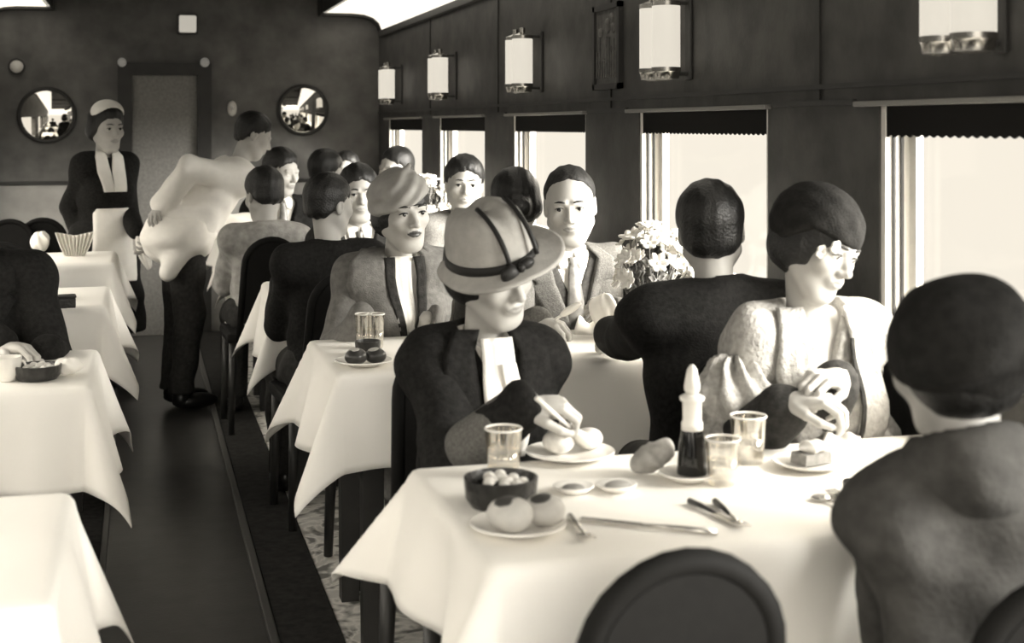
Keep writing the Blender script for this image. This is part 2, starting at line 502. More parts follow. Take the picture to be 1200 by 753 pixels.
# ------------------------------------------------------------------ wall lamps: two opal tubes side by side on a dark bracket
def wall_lamp(px, label, first=None):
    d = px - VX
    Xl = XR - .1
    Y = (FPX * Xl / (CT * d) - Xl * ST) / CT
    if first:
        o = copy_tree(first); o.location = (Xl, Y, 1.55); return tag(o, label)
    r = empty('wall_lamp', (Xl, Y, 1.55), 0, label, 'wall lamp', 'twin tube wall lamps above the windows')
    for s in (-1, 1):
        b = MB(); R = .042; T = Matrix.Translation((0, s * .052, 0))
        b.lathe([(R * .8, 0), (R, .004), (R, .184), (R * .8, .188)], 24, T); g = b.build('glass_tube', M_lampglass, r, True)
        b = MB(); b.lathe([(.012, -.034), (R * .9, -.03), (R * .95, -.012), (R * 1.04, -.008), (R * 1.04, .004), (R * .7, .005)], 24, T); autosmooth(b.build('bottom_cap', M_chrome, g))
        b = MB(); b.lathe([(R * .7, .184), (R * 1.03, .185), (R * 1.03, .198), (R * .5, .206), (.012, .21), (.012, .23)], 24, T); autosmooth(b.build('top_cap', M_chrome, g))
    b = MB()
    for z in (-.012, .20):
        b.tube([(0, -.052, z), (0, .052, z)], .006); b.tube([(0, 0, z), (.1, 0, z)], .006)
    b.box(.088, -.02, -.03, .1, .02, .22, bev=.004)
    b.build('bracket', M_frame, r)
    return r
LAMP = wall_lamp(1122, 'twin tube wall lamp at top right above the nearest window')
for px, l in ((773, 'twin tube wall lamp above the window behind the silhouetted diner'), (608, 'twin tube wall lamp above the window behind the bald man'),
              (513, 'twin tube wall lamp above the window behind the young man in sweater'), (453, 'farthest twin tube wall lamp, nearest the end wall')):
    wall_lamp(px, l, LAMP)
# ------------------------------------------------------------------ tables and cloths
TZ = .75
def cloth_sheet(x0, x1, y0, y1, over, sides, seed, corner=.46, flare=.16):
    """sides: which edges hang: 'l','r','f','n' (left, right, far, near)"""
    rr = random.Random(seed)
    oL = over if 'l' in sides else .012; oR = over if 'r' in sides else .012
    oN = over if 'n' in sides else .012; oF = over if 'f' in sides else .012
    def axis(a, b, oa, ob):
        L = list(np.linspace(a - oa, a, 15)[:-1]) if oa > .05 else [a - oa]
        L += list(np.linspace(a, b, 30)) + (list(np.linspace(b, b + ob, 15)[1:]) if ob > .05 else [b + ob])
        return L
    us = axis(x0, x1, oL, oR); vs = axis(y0, y1, oN, oF)
    ph = [rr.uniform(0, 6.28) for _ in range(8)]
    V = []; F = []
    for u in us:
        for v in vs:
            cx = min(max(u, x0), x1); cy = min(max(v, y0), y1)
            du, dv = u - cx, v - cy; L = math.hypot(du, dv)
            if L < 1e-6:
                z = TZ + .0012 * math.sin(u * 9 + ph[0]) * math.sin(v * 11 + ph[1]); V.append((u, v, z)); continue
            phi = math.atan2(abs(dv), abs(du)); w = math.sin(2 * phi)
            fl = flare * (1 + .35 * math.sin(3 * (cx + cy) + ph[2]))
            ang = fl + (corner - fl) * w ** 1.3
            along = cy if abs(du) > abs(dv) else cx
            wave = .020 * (L / over) * (math.sin(13 * along + ph[3]) + .6 * math.sin(23 * along + ph[4])) * (1 - w)
            wave += .012 * (L / over) * math.sin(6 * phi + ph[5]) * w
            r0 = .022                                             # soft bend over the table edge
            t = min(1, L / (r0 * 2)); a2 = math.pi/2 + (ang - math.pi/2) * t
            if L < 2 * r0: out = L * .9 - .35 * L * L / (2 * r0); dn = .45 * L * L / (2 * r0)
            else:
                Lr = L - 2 * r0; out = r0 * 1.1 + math.sin(ang) * Lr + wave; dn = r0 * .9 + math.cos(ang) * Lr
            sx = math.copysign(1, du); sy = math.copysign(1, dv)
            V.append((cx + out * math.cos(phi) * sx, cy + out * math.sin(phi) * sy, TZ - dn))
    n = len(vs)
    for i in range(len(us) - 1):
        for j in range(n - 1): F.append((i*n+j, (i+1)*n+j, (i+1)*n+j+1, i*n+j+1))
    return V, F
TY = [1.91, 3.48, 5.05, 6.62, 8.19]           # near edges of the tables on both sides of the aisle
TD = .56
def table(x0, x1, y0, label, clabel, group, cgroup, sides, seed, wallside):
    cx, cy = (x0 + x1) / 2, y0 + TD / 2
    r = empty('dining_table', (cx, cy, 0), 0, label, 'table', group)
    hx, hy = (x1 - x0) / 2, TD / 2
    b = MB(); b.box(-hx + .01, -hy + .01, .715, hx - .01, hy - .01, TZ - .008, bev=.006); b.build('tabletop', M_frame, r)
    for sx in (-1, 1):
        for sy in (-1, 1):
            b = MB(); b.prism([(-.025, 0.006), (.025, .006), (.03, .715), (-.03, .715)], -.028, .028, Matrix.Translation((sx * (hx - .09), sy * (hy - .08), 0)))
            b.build('leg', M_frame, r)
    b = MB(); b.box(-hx + .07, -hy + .06, .65, hx - .07, -hy + .08, .715); b.box(-hx + .07, hy - .08, .65, hx - .07, hy - .06, .715); b.build('apron', M_frame, r)
    V, F = cloth_sheet(x0, x1, y0, y0 + TD, .235 if seed == 10 else .27, sides, seed, .70 if seed == 10 else .46)
    c = mk('tablecloth', V, F, M_cloth); solid(c, .003)
    tag(c, clabel, 'tablecloth', cgroup)
RT = ['nearest right table, beneath the hat woman and shawl woman', 'right table before the bald man and turban lady', 'right table before the young man in sweater', 'right table by the stooping waiter', 'farthest right table at the end wall']
LT = ['left table at bottom left corner of the photo', 'left table with the dark dish, before the dark-suited man', 'third left table up the aisle from the corner', 'left table by the standing waitress with the white napkin fan', 'farthest left table behind the waitress']
for k in range(5):
    table(.50, XR - .06, TY[k], 'dark wooden ' + RT[k], 'white starched cloth on ' + RT[k], 'four seat tables right of the aisle', 'cloths on the right tables', 'lnf', 10 + k, 'r')
for k in range(4):
    table(XL + .05, -.13, TY[k], 'dark wooden ' + LT[k], 'white starched cloth on ' + LT[k], 'small tables left of the aisle', 'cloths on the left tables', 'rnf', 30 + k, 'l')

# ------------------------------------------------------------------ chairs
M_chairpad = mat('chair_upholstery', .009, .8, .2, .15, 60)
def make_chair():
    r = empty('dining_chair', (0, 0, 0))
    b = MB(); b.box(-.19, -.2, .41, .19, .17, .455, bev=.018); b.build('seat', M_chairpad, r)
    def arch(w0, w1, zb, zt, n=14):
        rr = w1; pts = [(-w0, zb)]
        for k in range(n + 1):
            a = math.pi - math.pi * k / n; pts.append((rr * math.cos(a), zt - rr + rr * math.sin(a)))
        return pts + [(w0, zb)]
    tilt = Matrix.Translation((0, .165, 0)) @ Matrix.Shear('XZ', 4, (0, 0))
    rk = Matrix(((1, 0, 0, 0), (0, 1, .16, .165 - .16 * .45), (0, 0, 1, 0), (0, 0, 0, 1)))
    b = MB(); b.prism(arch(.118, .105, .50, .86), -.012, .012, rk); autosmooth(b.build('backrest', M_chairpad, r), 50)
    b = MB(); pts = [rk @ Vector((x, 0, z)) for x, z in arch(.135, .117, .43, .872)]; b.tube(pts, .016, 8); b.build('back_frame', mat('chair_frame', .009, .75, .15), r, True)
    for sx in (-1, 1):
        for sy, yy in ((-1, -.17), (1, .14)):
            b = MB(); b.tube([(sx * .16, yy, .42), (sx * .17, yy + sy * .02, .006)], [.02, .014], 8); b.build('leg', M_frame, r, True)
    return r
CHAIR = make_chair(); _used = [False]
def chair(x, y, rz, label):
    o = CHAIR if not _used[0] else copy_tree(CHAIR)
    _used[0] = True
    o.location = (x, y, .006); o.rotation_euler = (0, 0, rz)
    return tag(o, label, 'chair', 'arch-backed dining chairs')
# ------------------------------------------------------------------ people
M_skin = mat('skin', .44, .5, .35, .04, 25)
M_lip = mat('lips', .30, .45, .4)
M_lipdark = mat('lipstick', .05, .4, .5)
M_hair = mat('black_hair', .012, .45, .45, .4, 80, .3, 160)
M_hairgrey = mat('cropped_hair', .022, .6, .3, .5, 120, .3, 200)
M_eyewhite = mat('eye_white', .55, .3, .5)
M_iris = mat('iris', .008, .2, .6)
M_coatblack = mat('black_wool', .013, .85, .12, .4, 90, .25, 220)
M_coatdark = mat('dark_wool', .03, .85, .15, .4, 70, .25, 200)
M_tweed = mat('grey_tweed', .125, .9, .12, .25, 160, .3, 260)
M_camel = mat('pale_coat_wool', .16, .85, .15, .2, 60, .25, 200)
M_midcoat = mat('mid_grey_coat', .34, .9, .1, .25, 30, .3, 120)
M_knit = mat('knit_grey', .22, .95, .1, .25, 150, .35, 260)
M_white = mat('white_cotton', .84, .8, .15, .03, 30, .1, 200)
M_cream = mat('cream_lace', .38, .85, .15, .22, 70, .5, 130)
M_tie = mat('tie_silk', .16, .4, .5, .35, 50)
M_vest = mat('dark_vest', .06, .85, .15, .3, 90)
M_trouser = mat('dark_trousers', .03, .85, .15, .3, 60)
M_shoe = mat('black_shoe', .012, .3, .5)
M_felt = mat('grey_felt', .42, .9, .1, .1, 40, .15, 250)
M_ribbon = mat('dark_ribbon', .015, .5, .3)
M_turban = mat('turban_silk', .34, .5, .35, .12, 30)
M_button = mat('pearl_button', .7, .3, .5)
M_darkfelt = mat('dark_felt', .018, .9, .15, .3, 50, .3, 200)

def rotm(yaw=0, pitch=0, roll=0):
    return (Matrix.Rotation(math.radians(yaw), 3, 'Z') @ Matrix.Rotation(math.radians(pitch), 3, 'X') @ Matrix.Rotation(math.radians(roll), 3, 'Y'))
def to_np(M): return np.array([[M[i][j] for j in range(3)] for i in range(3)], dtype=np.float32)

def head_field(P, fem=False, nose=1.0):
    d = d_ell(P, (0, .014, .036), (.076, .094, .087))
    fw = .93 if fem else 1.0
    d = smin(d, d_ell(P, (0, -.028, -.022), (.062 * fw, .062, .086)), .03)
    d = smin(d, d_ell(P, (0, -.052, -.094), (.026 * fw, .025, .023)), .035)          # chin
    for s in (-1, 1):
        d = smin(d, d_cap(P, (s*.052*fw, .0, -.05), (s*.022*fw, -.05, -.095), .022, .018), .03)  # jaw
        d = smin(d, d_ell(P, (s*.040, -.058, -.018), (.024, .022, .022)), .02)       # cheekbone
        d = smax(d, -d_ell(P, (s*.031, -.100, .006), (.021, .016, .0135)), .014)     # eye socket
        d = smin(d, d_ell(P, (s*.031, -.0735, .006), (.0155, .0145, .0135)), .006)    # lids
        d = smin(d, d_cap(P, (s*.014, -.086, .024), (s*.043, -.077, .024), .0075, .006), .012)
    d = smin(d, d_cap(P, (0, -.082, .016), (0, -.104, -.024), .0065, .0105), .012)   # nose
    d = smin(d, d_ell(P, (0, -.103, -.027), (.0105, .0115, .009)), .006)
    for s in (-1, 1): d = smin(d, d_ell(P, (s*.0115, -.093, -.030), (.0075, .010, .0075)), .006)
    d = smin(d, d_ell(P, (0, -.080, -.055), (.026, .014, .018)), .012)               # mouth mound
    d = smin(d, d_cap(P, (-.020, -.084, -.0525), (.020, -.084, -.0525), .0045, .0045), .005)
    d = smin(d, d_ell(P, (0, -.091, -.0515), (.013, .006, .0045)), .004)
    d = smin(d, d_ell(P, (0, -.089, -.0615), (.016, .007, .006)), .004)
    d = smax(d, -d_cap(P, (-.022, -.095, -.0565), (.022, -.095, -.0565), .0018, .0018), .003)
    for s in (-1, 1):                                                                # almond openings and ears
        d = smax(d, -d_ell(P, (s*.0315, -.092, .0055), (.0125, .0125, .0048)), .002)
        e = d_ell(P, (s*.077, .012, -.002), (.009, .019, .031))
        e = smax(e, -d_ell(P, (s*.086, .010, .0), (.006, .010, .018)), .004)
        d = smin(d, e, .008)
    return d

HAIRCUT = {  # lowest height of the hair against y (face front is -y)
    'short': ([-.12, -.082, -.05, -.02, .0, .03, .06, .12], [.075, .072, .055, .02, -.015, -.02, -.055, -.065]),
    'receding': ([-.12, -.06, -.03, .0, .02, .05, .09, .12], [.104, .096, .060, .012, -.01, -.04, -.06, -.06]),
    'crop': ([-.12, -.08, -.05, -.02, .0, .03, .06, .12], [.07, .068, .05, .02, -.02, -.03, -.075, -.085]),
    'bob': ([-.12, -.085, -.06, -.03, .0, .05, .12], [.035, .032, -.02, -.075, -.085, -.09, -.095]),
    'bun': ([-.12, -.08, -.05, -.02, .0, .03, .12], [.07, .06, .03, -.02, -.045, -.06, -.075]),
}
def hair_field(P, kind, thick):
    d = d_ell(P, (0, .016, .040), (.079 + thick, .098 + thick, .088 + thick))
    if kind in ('bob', 'bun'):
        d = smin(d, d_ell(P, (0, .03, -.02), (.083 + thick, .085 + thick, .075)), .03)
    if kind in ('short', 'crop', 'receding'):
        d = smin(d, d_ell(P, (0, .045, -.02), (.072 + thick * .5, .06, .055)), .02)
    if kind == 'bun':
        d = smin(d, d_ell(P, (0, .12, -.01), (.05, .042, .045)), .015)
    xs, zs = HAIRCUT[kind]
    cut = np.interp(P[..., 1], xs, zs)
    if kind == 'short': cut = cut + .018 * np.clip(np.abs(P[..., 0]) / .06, 0, 1) * (P[..., 1] < -.04) * -1
    cut = cut + .0035 * np.sin(P[..., 0] * 140 + P[..., 1] * 90) + .002 * np.sin(P[..., 0] * 310 - P[..., 1] * 260)
    d = d + (thick * .9 + .003) * np.exp(-np.clip(P[..., 2] - cut, 0, 1) / .016)
    d = smax(d, (cut - P[..., 2]) * .75, .006)
    d = d + .0012 * np.sin(P[..., 0] * 190 + 30 * P[..., 2]) * np.sin(P[..., 1] * 60)
    return d

def hand_mesh(wrist, fwd, back, side, curl=(.35, .5, .4), spread=.09, h=.0034, scale=.9):
    """wrist point, direction of the fingers, direction of the back of the hand; side: +1/-1 where the thumb leaves"""
    f = Vector(fwd).normalized(); u = Vector(back); u = (u - f * u.dot(f)).normalized(); l = f.cross(u) * side   # thumb towards +l
    c1, c2, c3 = curl
    prims = [('e', (.045, 0, -.001), (.050, .036, .0145)), ('c', (-.03, 0, 0), (.02, 0, 0), .021, .021), ('c', (.015, .012, -.004), (.07, .022, 0), .016, .011)]
    bases = [(.083, .029, .001), (.089, .0095, .003), (.085, -.0105, .001), (.076, -.0275, -.002)]
    lens = [(.038, .023, .019), (.042, .027, .020), (.039, .025, .019), (.030, .019, .017)]
    groups = [prims]
    for k in range(4):
        p = np.array(bases[k]); a = 0; sp = spread * (1.2 - k * .8)
        ch = [('c', tuple(p - np.array((.03, bases[k][1] * .2, 0))), tuple(p), .0105, .0092)]
        r = .0092 - (.0012 if k == 3 else 0)
        for j, L in enumerate(lens[k]):
            a += (c1, c2, c3)[j] * (1 + .12 * k)
            q = p + L * np.array((math.cos(a) * math.cos(sp), math.cos(a) * math.sin(sp) , -math.sin(a)))
            ch.append(('c', tuple(p), tuple(q), r, r - .0008)); p = q; r -= .0009
        groups.append(ch)
    th = [np.array((.018, .024, -.006)), np.array((.048, .046, -.018)), np.array((.075, .050, -.026 - .012 * c1)), np.array((.096, .043, -.032 - .02 * c1))]
    groups.append([('c', tuple(th[0]), tuple(th[1]), .0145, .0115), ('c', tuple(th[1]), tuple(th[2]), .0108, .0096), ('c', tuple(th[2]), tuple(th[3]), .0095, .0078)])
    def fld(P):
        d = union(P, groups[0], .012)
        for g in groups[1:]:
            d = smin(d, union(P, g, .003), .006)
        return d
    V, F = nets(fld, (-.06, -.075, -.135), (.2, .085, .035), h)
    V = V * scale
    w = Vector(wrist)
    B = np.array([list(f), list(l), list(u)])
    V = V @ B + np.array(list(w))
    if side < 0: F = F[:, ::-1]
    # handedness of (f,l,u): flip if needed
    if np.linalg.det(B) < 0 and side > 0 or np.linalg.det(B) > 0 and side < 0: F = F[:, ::-1]
    return V, F

def ik(sh, wr, l1, l2, pole):
    sh, wr, pole = Vector(sh), Vector(wr), Vector(pole)
    d = wr - sh; L = d.length
    if L > (l1 + l2) * .995: wr = sh + d * ((l1 + l2) * .995 / L); d = wr - sh; L = d.length
    n = d.normalized(); a = (l1*l1 - l2*l2 + L*L) / (2*L); h = math.sqrt(max(0, l1*l1 - a*a))
    p = pole - n * pole.dot(n); p.normalize()
    return sh + n * a + p * h, wr

class Person:
    def __init__(s, label, head, rz=0, hrot=(0, 0, 0), lean=.06, sw=.145, fem=False, stand=False, side_lean=0, scale=1.0, hip=None, res=.009, bulk=.9, hs=1.0, seat=True):
        s.rz = math.radians(rz); s.res = res; s.fem = fem; s.hs = hs; s.bulk = bulk; s.stand = stand
        head = Vector(head); s.hz = hz = head.z
        Rz = Matrix.Rotation(s.rz, 3, 'Z')
        off = Rz @ Vector((side_lean, -lean, 0))
        base = Vector((head.x - off.x, head.y - off.y, 0))
        s.root = empty('person', base, s.rz, label, 'person'); s.base = base; s.Rz = Rz
        hx = side_lean
        s.head = Vector((hx, -lean, hz)); s.hR = rotm(*hrot); s.hRn = to_np(s.hR)
        s.hip = Vector((0, 0, .53 if not stand else hip or .8))
        s.neck = Vector((hx * .9, -lean * .8 + .03, hz - .165))
        s.sh = {}
        shz = hz - .20; 
        s.sh[-1] = Vector((hx * .85 - sw, -lean * .75 + .03, shz)); s.sh[1] = Vector((hx * .85 + sw, -lean * .75 + .03, shz))
        s.wr = {}; s.el = {}; s.hands = []
        if not stand:
            s.knee = {k: Vector((k * .095, -.40, .475)) for k in (-1, 1)}; s.ank = {k: Vector((k * .10, -.34, .10)) for k in (-1, 1)}
        else:
            s.knee = {k: Vector((k * .08, -.02, s.hip.z * .53)) for k in (-1, 1)}; s.ank = {k: Vector((k * .08, .02, .09)) for k in (-1, 1)}
        s.thick = 0
    def loc(s, p):           # world -> own space
        return s.Rz.transposed() @ (Vector(p) - s.base)
    def arm(s, k, wrist=None, world=None, pole=(.2, .8, -.75), l1=.25, l2=.225, hand=None):
        w = s.loc(world) if world is not None else Vector(wrist)
        e, w = ik(s.sh[k], w, l1, l2, (k * pole[0], pole[1], pole[2]))
        s.el[k] = e; s.wr[k] = w
        if hand is not None:
            fwd, back, side, curl = hand
            s.hands.append((k, w, fwd, back, side, curl))
    def finish_arms(s):
        for k in (-1, 1):
            if k not in s.wr: s.arm(k, (k * .13, s.head.y - .24, .80))
    def torso(s, P, g=0.0, legs=True, arms=True, sleeves=1.0):
        b = s.bulk; H = s.head; n = s.neck; h = s.hip
        ch = h.lerp(n, .60); ab = h.lerp(n, .28)
        L = (n - h).length
        wid = (.150 if s.fem else .165) * b
        ax = (n - h).normalized(); yv = Vector((0, 1, 0)); yv = (yv - ax * yv.dot(ax)).normalized(); xv = yv.cross(ax)
        R = np.array([[xv[i], yv[i], ax[i]] for i in range(3)], dtype=np.float32)
        pr = [('e', ch, (wid + g, .105 * b + g, L * .36 + g), R), ('e', ab, (wid * .92 + g, .108 * b + g, L * .36 + g), R), ('e', h, (.165 * b + g, .125 * b + g, .125 + g))]
        pr += [('c', s.sh[-1], s.sh[1], .055 + g, .055 + g)]
        for k in (-1, 1): pr += [('c', n + Vector((k * .02, .01, .0)), s.sh[k], .045 + g, .05 + g)]
        d = union(P, pr, .05)
        if s.fem:
            for k in (-1, 1): d = smin(d, d_ell(P, ch + xv * (k * .06) + yv * -.075, (.06 + g, .05 + g, .06 + g)), .05)
        if legs:
            for k in (-1, 1):
                hk = h + Vector((k * .08, 0, 0))
                d = smin(d, d_cap(P, hk, s.knee[k], .088 + g, .06 + g), .03)
                d = smin(d, d_cap(P, s.knee[k], s.ank[k], .058 + g, .04 + g), .02)
        if arms:
            for k in (-1, 1):
                if k in s.el:
                    d = smin(d, d_cap(P, s.sh[k], s.el[k], .053 * b + g, .043 * b + g), .03)
                    e, w = s.el[k], s.wr[k]
                    w2 = e.lerp(w, sleeves)
                    d = smin(d, d_cap(P, e, w2, .043 * b + g, (.034 if sleeves > .9 else .036) * b + g), .012)
        return d
    def bounds(s, pts, pad):
        A = np.array([list(p) for p in pts])
        return A.min(0) - pad, A.max(0) + pad
    def build_body(s, lip=M_lip, hres=.0032, legs=True):
        s.finish_arms()
        hb = to_np(s.hR)
        nb = (s.hR.transposed() @ (s.neck + Vector((0, .005, -.05)) - s.head)) / s.hs
        def hf(P):
            d = head_field(P, s.fem)
            return smin(d, d_cap(P, (0, .018, -.055), nb, .042 if s.fem else .048, .047 if s.fem else .053), .025)
        lo = np.minimum([-.1, -.125, -.13], np.array(nb) - .07); hi = np.maximum([.1, .125, .14], np.array(nb) + .07)
        V, F = nets(hf, lo, hi, hres)
        # colour of the lips by place on the face
        C = V[F].mean(1)
        lipm = (C[:, 1] < -.075) & (np.abs(C[:, 2] + .057) < np.where(np.abs(C[:, 0]) < .008, .0095, .0095 - (np.abs(C[:, 0]) - .008) * .45)) & (np.abs(C[:, 0]) < .024)
        V = (V * s.hs) @ hb.T + np.array(list(s.head))
        parts = [(V, F)]; idx = [lipm.astype(int)]
        pts = [s.hip, s.neck] + list(s.sh.values()) + list(s.el.values()) + list(s.wr.values()) + (list(s.knee.values()) + list(s.ank.values()) if legs else [])
        lo, hi = s.bounds(pts, .14)
        seat = lambda P: (.474 - P[..., 2] - 99 * (P[..., 1] < -.215)) if not s.stand else -9
        tb = nets(lambda P: np.maximum(s.torso(P, -.008, legs=legs), seat(P)), lo, hi, .014); parts.append(tb); idx.append(np.zeros(len(tb[1]), int))
        for (k, w, fwd, back, side, curl) in s.hands:
            hm = hand_mesh(w, fwd, back, side, curl); parts.append(hm); idx.append(np.zeros(len(hm[1]), int))
        V, F = join(parts)
        s.body = mk('body', V, F, [M_skin, lip], s.root, True, np.concatenate(idx))
        return s
    def hp(s, p): return s.head + s.hR @ (Vector(p) * s.hs)
    def eyes(s, look=(0, 0), brow=True, lash=.0016):
        R3 = s.hR
        for k in (-1, 1):
            b = MB(); n, m = 16, 12; r = .0135
            Lk = rotm(look[0], look[1], 0)
            for a in range(m + 1):
                p = math.pi * a / m
                for i in range(n):
                    t = 2 * math.pi * i / n
                    v = Lk @ Vector((r * math.sin(p) * math.cos(t), -r * math.cos(p), r * math.sin(p) * math.sin(t)))
                    b.V.append(s.hp(v + Vector((k * .031, -.0735, .0055))))
            for a in range(m):
                for i in range(n):
                    j = (i + 1) % n; b.F.append((a*n+i, a*n+j, (a+1)*n+j, (a+1)*n+i)); b.I.append(1 if a < 2 else 0)
            e = b.build('eye', [M_eyewhite, M_iris], s.root, True, True)
            b = MB(); b.tube([s.hp((k * x, y, z)) for x, y, z in ((.0175, -.0825, .006), (.024, -.0885, .0105), (.031, -.0905, .0118), (.038, -.0875, .0105), (.0455, -.079, .006))], [lash * .6, lash, lash, lash, lash * .7], 6)
            b.build('eyelash', M_hair, e, True)
            if brow:
                b = MB(); b.tube([s.hp((k * x, y, z)) for x, y, z in ((.013, -.0925, .0265), (.022, -.0925, .0295), (.033, -.089, .0305), (.047, -.079, .026))], [.0022, .0032, .003, .0012], 6)
                b.build('eyebrow', M_hair, s.root, True)
        return s
    def hair(s, kind='short', thick=.006, m=None, res=.0045):
        V, F = nets(lambda P: hair_field(P, kind, thick), (-.125, -.14, -.13), (.125, .19, .16), res)
        V = (V * s.hs) @ to_np(s.hR).T + np.array(list(s.head))
        return mk('hair', V, F, m or M_hair, s.root)
    def folds(s, P, amp, seed=0):
        rr = random.Random(seed + 5); d = 0
        for _ in range(5):
            a = [rr.uniform(-1, 1) for _ in range(3)]; f = rr.uniform(28, 60)
            d = d + np.sin((P @ _v(a)) * f + rr.uniform(0, 6) + 1.5 * np.sin(P[..., 2] * 17 + rr.uniform(0, 6)))
        return d * amp / 2
    def coat(s, m, name='coat', g=.009, vee=None, zmin=.44, amp=.004, legs=False, sleeves=1.0, extra=None, collar=.062, res=None, seed=1, skirt=False, neck_z=.0):
        pts = [s.hip, s.neck] + list(s.sh.values()) + list(s.el.values()) + list(s.wr.values()) + (list(s.knee.values()) + list(s.ank.values()) if legs else [])
        lo, hi = s.bounds(pts, .17)
        if not s.stand: zmin = max(zmin, .470)
        if not legs: lo[2] = max(lo[2], zmin - .03)
        nb = s.neck
        def f(P):
            d = s.torso(P, g, legs=legs, sleeves=sleeves)
            if skirt:
                for k in (-1, 1): d = smin(d, d_cap(P, s.hip + Vector((k*.05, 0, 0)), (s.knee[k] + s.ank[k]) / 2 if s.stand else s.knee[k], .14, .12), .06)
            if extra: d = extra(P, d)
            d = d + s.folds(P, amp, seed)
            up = (s.head - s.neck).normalized()
            c0 = nb + Vector((0, -.005, .01)); 
            d = smax(d, -d_cap(P, c0, c0 + up * .3, collar, collar + .05), .008)
            if vee:      # open front: half width at the top, depth of the opening
                wv, dv = vee
                zz = nb.z + .03 - P[..., 2]
                half = wv * (1 - zz / dv)
                cut = np.maximum(np.abs(P[..., 0] - s.neck.x) - half, P[..., 1] - (nb.y - .035))
                d = smax(d, -cut, .004)
            if not legs: d = np.maximum(d, zmin - P[..., 2])
            return d
        s.fld = lambda P: s.torso(P, g, legs=False, arms=False)
        s.full = f
        V, F = nets(f, lo, hi, res or s.res)
        s.main = mk(name, V, F, m, s.root); return s.main
    def trousers(s, m=M_trouser, name='trousers', skirt=False):
        pts = [s.hip] + list(s.knee.values()) + list(s.ank.values())
        lo, hi = s.bounds(pts, .19)
        def f(P):
            d = d_ell(P, s.hip, (.162, .122, .118))
            for k in (-1, 1):
                if skirt and s.stand:
                    d = smin(d, d_cap(P, s.hip + Vector((k*.07, 0, -.02)), Vector((k*.09, 0, .32)), .11, .13), .08)
                else:
                    d = smin(d, d_cap(P, s.hip + Vector((k * .08, 0, 0)), s.knee[k], .098, .072), .03 if not skirt else .09)
                    if not skirt: d = smin(d, d_cap(P, s.knee[k], s.ank[k], .07, .058), .02)
                    elif skirt: d = smin(d, d_cap(P, s.knee[k], s.knee[k] + Vector((0, 0, -.14)), .08, .085), .07)
            d = d + s.folds(P, .004, 3)
            lowz = .30 if (skirt and s.stand) else (.34 if skirt else .085)
            d = np.maximum(d, lowz - P[..., 2])
            if not s.stand: d = np.maximum(d, .468 - P[..., 2] - 99 * (P[..., 1] < -.215))
            return d
        V, F = nets(f, lo, hi, .012)
        mk('skirt' if skirt else name, V, F, m, s.root)
        for k in (-1, 1):
            a = s.ank[k]; b = MB()
            b.ell((a.x, a.y - .07, .045), (.042, .115, .038), 16, 10); b.ell((a.x, a.y, .065), (.04, .045, .05), 14, 8)
            b.build('shoe', M_shoe, s.root, True)
        return s
    def front(s, x, z, fld=None, y0=None, back=False):
        """y of the clothing surface in front at x,z (own space)"""
        f = fld or s.fld
        ys = np.linspace(-.62, .35, 195) if y0 is None else np.linspace(y0[0], y0[1], 120)
        if back: ys = ys[::-1]
        P = np.stack([np.full_like(ys, x), ys, np.full_like(ys, z)], -1).astype(np.float32)
        D = f(P); i = np.argmax(D < 0)
        return float(ys[i]) if (D < 0).any() else None
    def patch(s, name, rows, m, off=.006, n=8, sub=4, t=.004, fld=None, y0=None, back=False, bulge=0, ripple=0, on=None):
        """cloth laid on the front: rows of (z, x0, x1); relative to the neck"""
        rows2 = []
        for a, b in zip(rows[:-1], rows[1:]):
            for q in range(sub):
                u = q / sub; rows2.append(tuple(a[i] * (1-u) + b[i] * u for i in range(3)))
        rows2.append(rows[-1])
        V = []; F = []; last = None; sgn = 1 if back else -1
        for z, x0, x1 in rows2:
            ycol = []
            for i in range(n + 1):
                x = x0 + (x1 - x0) * i / n
                y = s.front(s.neck.x + x, s.neck.z + z, fld, y0, back)
                if y is None: y = last if last is not None else s.neck.y - .1
                last = y; ycol.append(y)
            for i in range(n + 1):
                x = x0 + (x1 - x0) * i / n
                w = math.sin(math.pi * i / n)
                V.append((s.neck.x + x, ycol[i] + sgn * (off + bulge * w + ripple * math.sin(i * 2.1)), s.neck.z + z))
        for k in range(len(rows2) - 1):
            for i in range(n):
                q = (k*(n+1)+i, k*(n+1)+i+1, (k+1)*(n+1)+i+1, (k+1)*(n+1)+i)
                F.append(q if not back else q[::-1])
        # even out the ray steps
        V = np.array(V); G = V[:, 1].reshape(len(rows2), n + 1).copy()
        for _ in range(2):
            Q = np.pad(G, 1, mode='edge'); G = (Q[:-2, 1:-1] + Q[2:, 1:-1] + Q[1:-1, :-2] + Q[1:-1, 2:] + 4 * G) / 8
        V[:, 1] = G.ravel()
        o = mk(name, V, F, m, on or s.root); solid(o, t, 0); return o
    def blob(s, name, f, lo, hi, m, res=.006, headspace=False):
        V, F = nets(f, lo, hi, res)
        if headspace: V = (V * s.hs) @ to_np(s.hR).T + np.array(list(s.head))
        return mk(name, V, F, m, s.root)
    def suit(s, m_j, m_shirt, m_tie=None, lap=True, vest=None, vee=(.085, .26)):
        """shirt, tie, jacket with lapels"""
        s.coat(m_shirt, 'shirt', g=.001, zmin=.5, amp=.001, collar=.050, sleeves=1.0)
        sh = s.fld
        # collar wings
        for k in (-1, 1):
            s.patch('shirt_collar', [(.045, k*.012, k*.055), (.02, k*.006, k*.06), (-.03, k*.02, k*.045)], m_shirt, .010, 4, 3, .004, sh)
        if m_tie:
            s.patch('tie', [(.005, -.014, .014), (-.02, -.011, .011), (-.03, -.016, .016), (-.14, -.028, .028), (-.24, -.034, .034)], m_tie, .012, 6, 4, .006, sh, bulge=.006)
